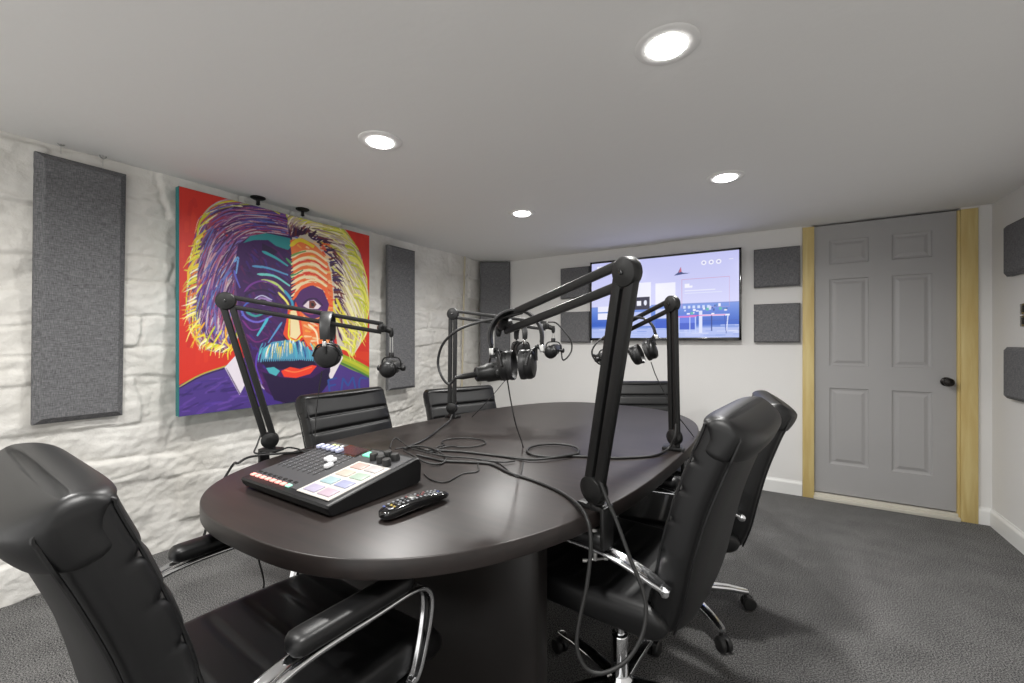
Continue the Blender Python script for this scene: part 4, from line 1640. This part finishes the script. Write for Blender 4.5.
# ------------------------------------------------------------------ remote control
def remote():
    a = Vector((-.818, .715, 0))
    b = Vector((-.782, .925, 0))
    d = (b - a)
    L = d.length
    rz = math.atan2(d.y, d.x) - PI / 2
    t = thing('remote_control', 'glossy black television remote lying on the table beside the mixing console', 'remote control', ((a.x + b.x) / 2, (a.y + b.y) / 2, TZ), rz)
    loops = []
    prof = []
    for j in range(33):
        s = j / 32
        y = -L / 2 + L * s
        e = math.sqrt(max(0, 1 - abs(2 * s - 1) ** 8)) * .92 + .08
        hw = (.025 - .004 * s) * e
        th = (.0145 - .006 * s + .003 * math.sin(PI * s)) * e
        zc = .0145 + .006 * math.sin(PI * s)
        zc = max(zc, th) if s not in (0, 1) else zc
        prof.append((s, y, hw, th, zc))
        loops.append([(hw * math.copysign(abs(math.cos(w_)) ** .55, math.cos(w_)), y, zc + th * math.copysign(abs(math.sin(w_)) ** .7, math.sin(w_))) for w_ in [2 * PI * q / 28 for q in range(28)]])
    MB().loft(loops).build('shell', 'gloss', t)
    cols = [(200, 202, 205), (180, 182, 186), (210, 210, 214)]
    rnd = random.Random(5)
    bm_ = [mat('remote_key_%d' % i, srgb(*c), .3) for i, c in enumerate([(120, 122, 126), (150, 130, 60), (110, 60, 60), (70, 84, 140), (44, 45, 48)])]
    for r_ in range(13):
        s = .1 + r_ * .062
        p = prof[int(s * 32)]
        for c_ in (-1, 0, 1):
            mi = 0 if rnd.random() < .62 else rnd.choice([1, 2, 3, 4, 4])
            m = MB().rbox((c_ * .0125, p[1], p[4] + p[3] + .0003), (.0075, .006, .0026), .001, 1)
            m.build('button', bm_[mi], t)
    MB().lathe([(.011, 0), (.011, .003), (.006, .004)], (0, prof[14][1], prof[14][4] + prof[14][3] - .0005), (0, 0, 1), 20).build('scroll_wheel', 'steel', t)


remote()


# ------------------------------------------------------------------ cables
def cable(pts, r, label, k=8, m='rubber', grp='black microphone cables'):
    return tag(MB().tube(spline(pts, k), r, 10).build('audio_cable', m), label, 'cable', grp)


TC = TZ + .0045
z_ = lambda x, y, dz=0: on_z(x, y, TC + dz)
cable([xR_, at(449, 384, 1.37), at(442, 377, 1.37), at(438, 362, 1.38), at(443, 344, 1.36), at(458, 330, 1.33), at(480, 322, 1.33), at(497, 319, 1.33), at(510, 316, 1.31), at(522, 313, 1.27)], .0042,
      'cable looping out to the left of the central microphone and along the nearest boom arm')
cable([at(600, 480, 1.085), at(606, 497, 1.07), at(616, 520, 1.05), at(630, 558, 1.02), at(642, 588, 1.0), at(646, 612, .985), at(641, 638, .97), at(626, 661, .96), at(603, 673, .955), at(586, 668, .96), at(577, 648, .97),
       at(579, 622, .98), at(586, 590, .99), at(590, 560, 1.0), at(590.5, 535, 1.01), at(586, 516, 1.035), z_(576, 503, .004), z_(560, 492), z_(535, 481), z_(510, 473), z_(490, 464), z_(465, 462), z_(445, 461), z_(430, 458), z_(417, 455, .004)], .0048,
      'thick cable hanging in a long loop off the right table edge')
lp = [z_(553 + 26 * math.cos(a), 450.5 + 6.5 * math.sin(a), .006 * (i / 14)) for i, a in enumerate([R(60 + 24 * q) for q in range(15)])]
cable([at(676, 424, 1.69), at(675, 436, 1.68), z_(668, 449, .01), z_(655, 455.5), z_(635, 457.5), z_(610, 458), z_(585, 456.5)] + lp + [z_(535, 459.5, .004), z_(500, 456), z_(465, 452), z_(440, 450.5), z_(425, 450)], .0046,
      'cable from the far right boom arm running across the table with one round coil')
cable([at(452, 415, 2.40), z_(449, 421, .006), z_(440, 428), z_(430, 436), z_(420, 442), z_(410, 446), z_(404, 449, .008)], .0046, 'cable running diagonally from the far left boom arm to the mixing console')
lp2 = [z_(463.5 + 22 * math.cos(a), 442.5 + 4.6 * math.sin(a)) for a in [R(150 + 24 * q) for q in range(15)]]
cable([z_(395, 449, .006), z_(415, 447), z_(432, 452), z_(437, 447)] + lp2 + [z_(436, 450), z_(440, 455), z_(452, 457)], .0028, 'thin cable with a flat oval coil on the left middle of the table')
cable([Vector((-1.70, .70, .50)), Vector((-1.715, .76, .66)), Vector((-1.70, .80, .745)), z_(238, 463, .004), z_(248, 457.5), z_(262, 455), z_(280, 453.5), z_(298, 452), z_(315, 449), z_(332, 446, .01)], .0044,
      'cable coming over the left table edge behind the mixing console')
cable([at(262, 432, 1.69), at(257, 445, 1.66), z_(255, 453, .006), z_(270, 452), z_(283, 449, .02), z_(289, 447.5, .03), z_(298, 449, .012), z_(306, 452, .0), z_(320, 449)], .0032,
      'thin cable with a raised kink beside the foot of the left boom arm')
cable([z_(404, 451, .012), z_(412, 455, .01), z_(425, 462, .004), z_(440, 464), z_(446, 458), z_(436, 450, .008), z_(420, 446, .01), z_(408, 447, .012)], .0036, 'short tangled cable curled behind the right corner of the mixing console')
cable([z_(390, 448, .012), z_(392, 441, .02), z_(396, 438, .025), z_(402, 442, .012), z_(410, 448, .006), z_(425, 452, .008), z_(445, 456, .006), z_(470, 458, .006), z_(500, 462, .004), z_(515, 461, .004)], .0030,
      'thin cable rising in a small arch behind the mixing console')
pA = table_r(R(205))
cable([xB_, at(563, 360, 2.36), at(571, 352, 2.36), at(571, 341, 2.36), at(564, 331, 2.36), at(556, 323, 2.36), at(548, 322, 2.36)], .0042, 'cable looping from the farthest small microphone left of the television')
cable([at(606, 366, 2.06), at(598, 363, 2.03), at(592, 354, 2.02), at(595, 345, 2.02), at(605, 336, 2.03), at(614, 329, 2.04), at(626, 322, 1.99)], .0042, 'cable looping out left of the nearest boom arm, in front of the television')
cable([at(257, 545, 1.30), at(259, 561, 1.34), at(262, 572, 1.38), at(264, 584, 1.40), at(262, 600, 1.42), at(266, 640, 1.5)], .0028, 'thin cable dangling below the left end of the table')
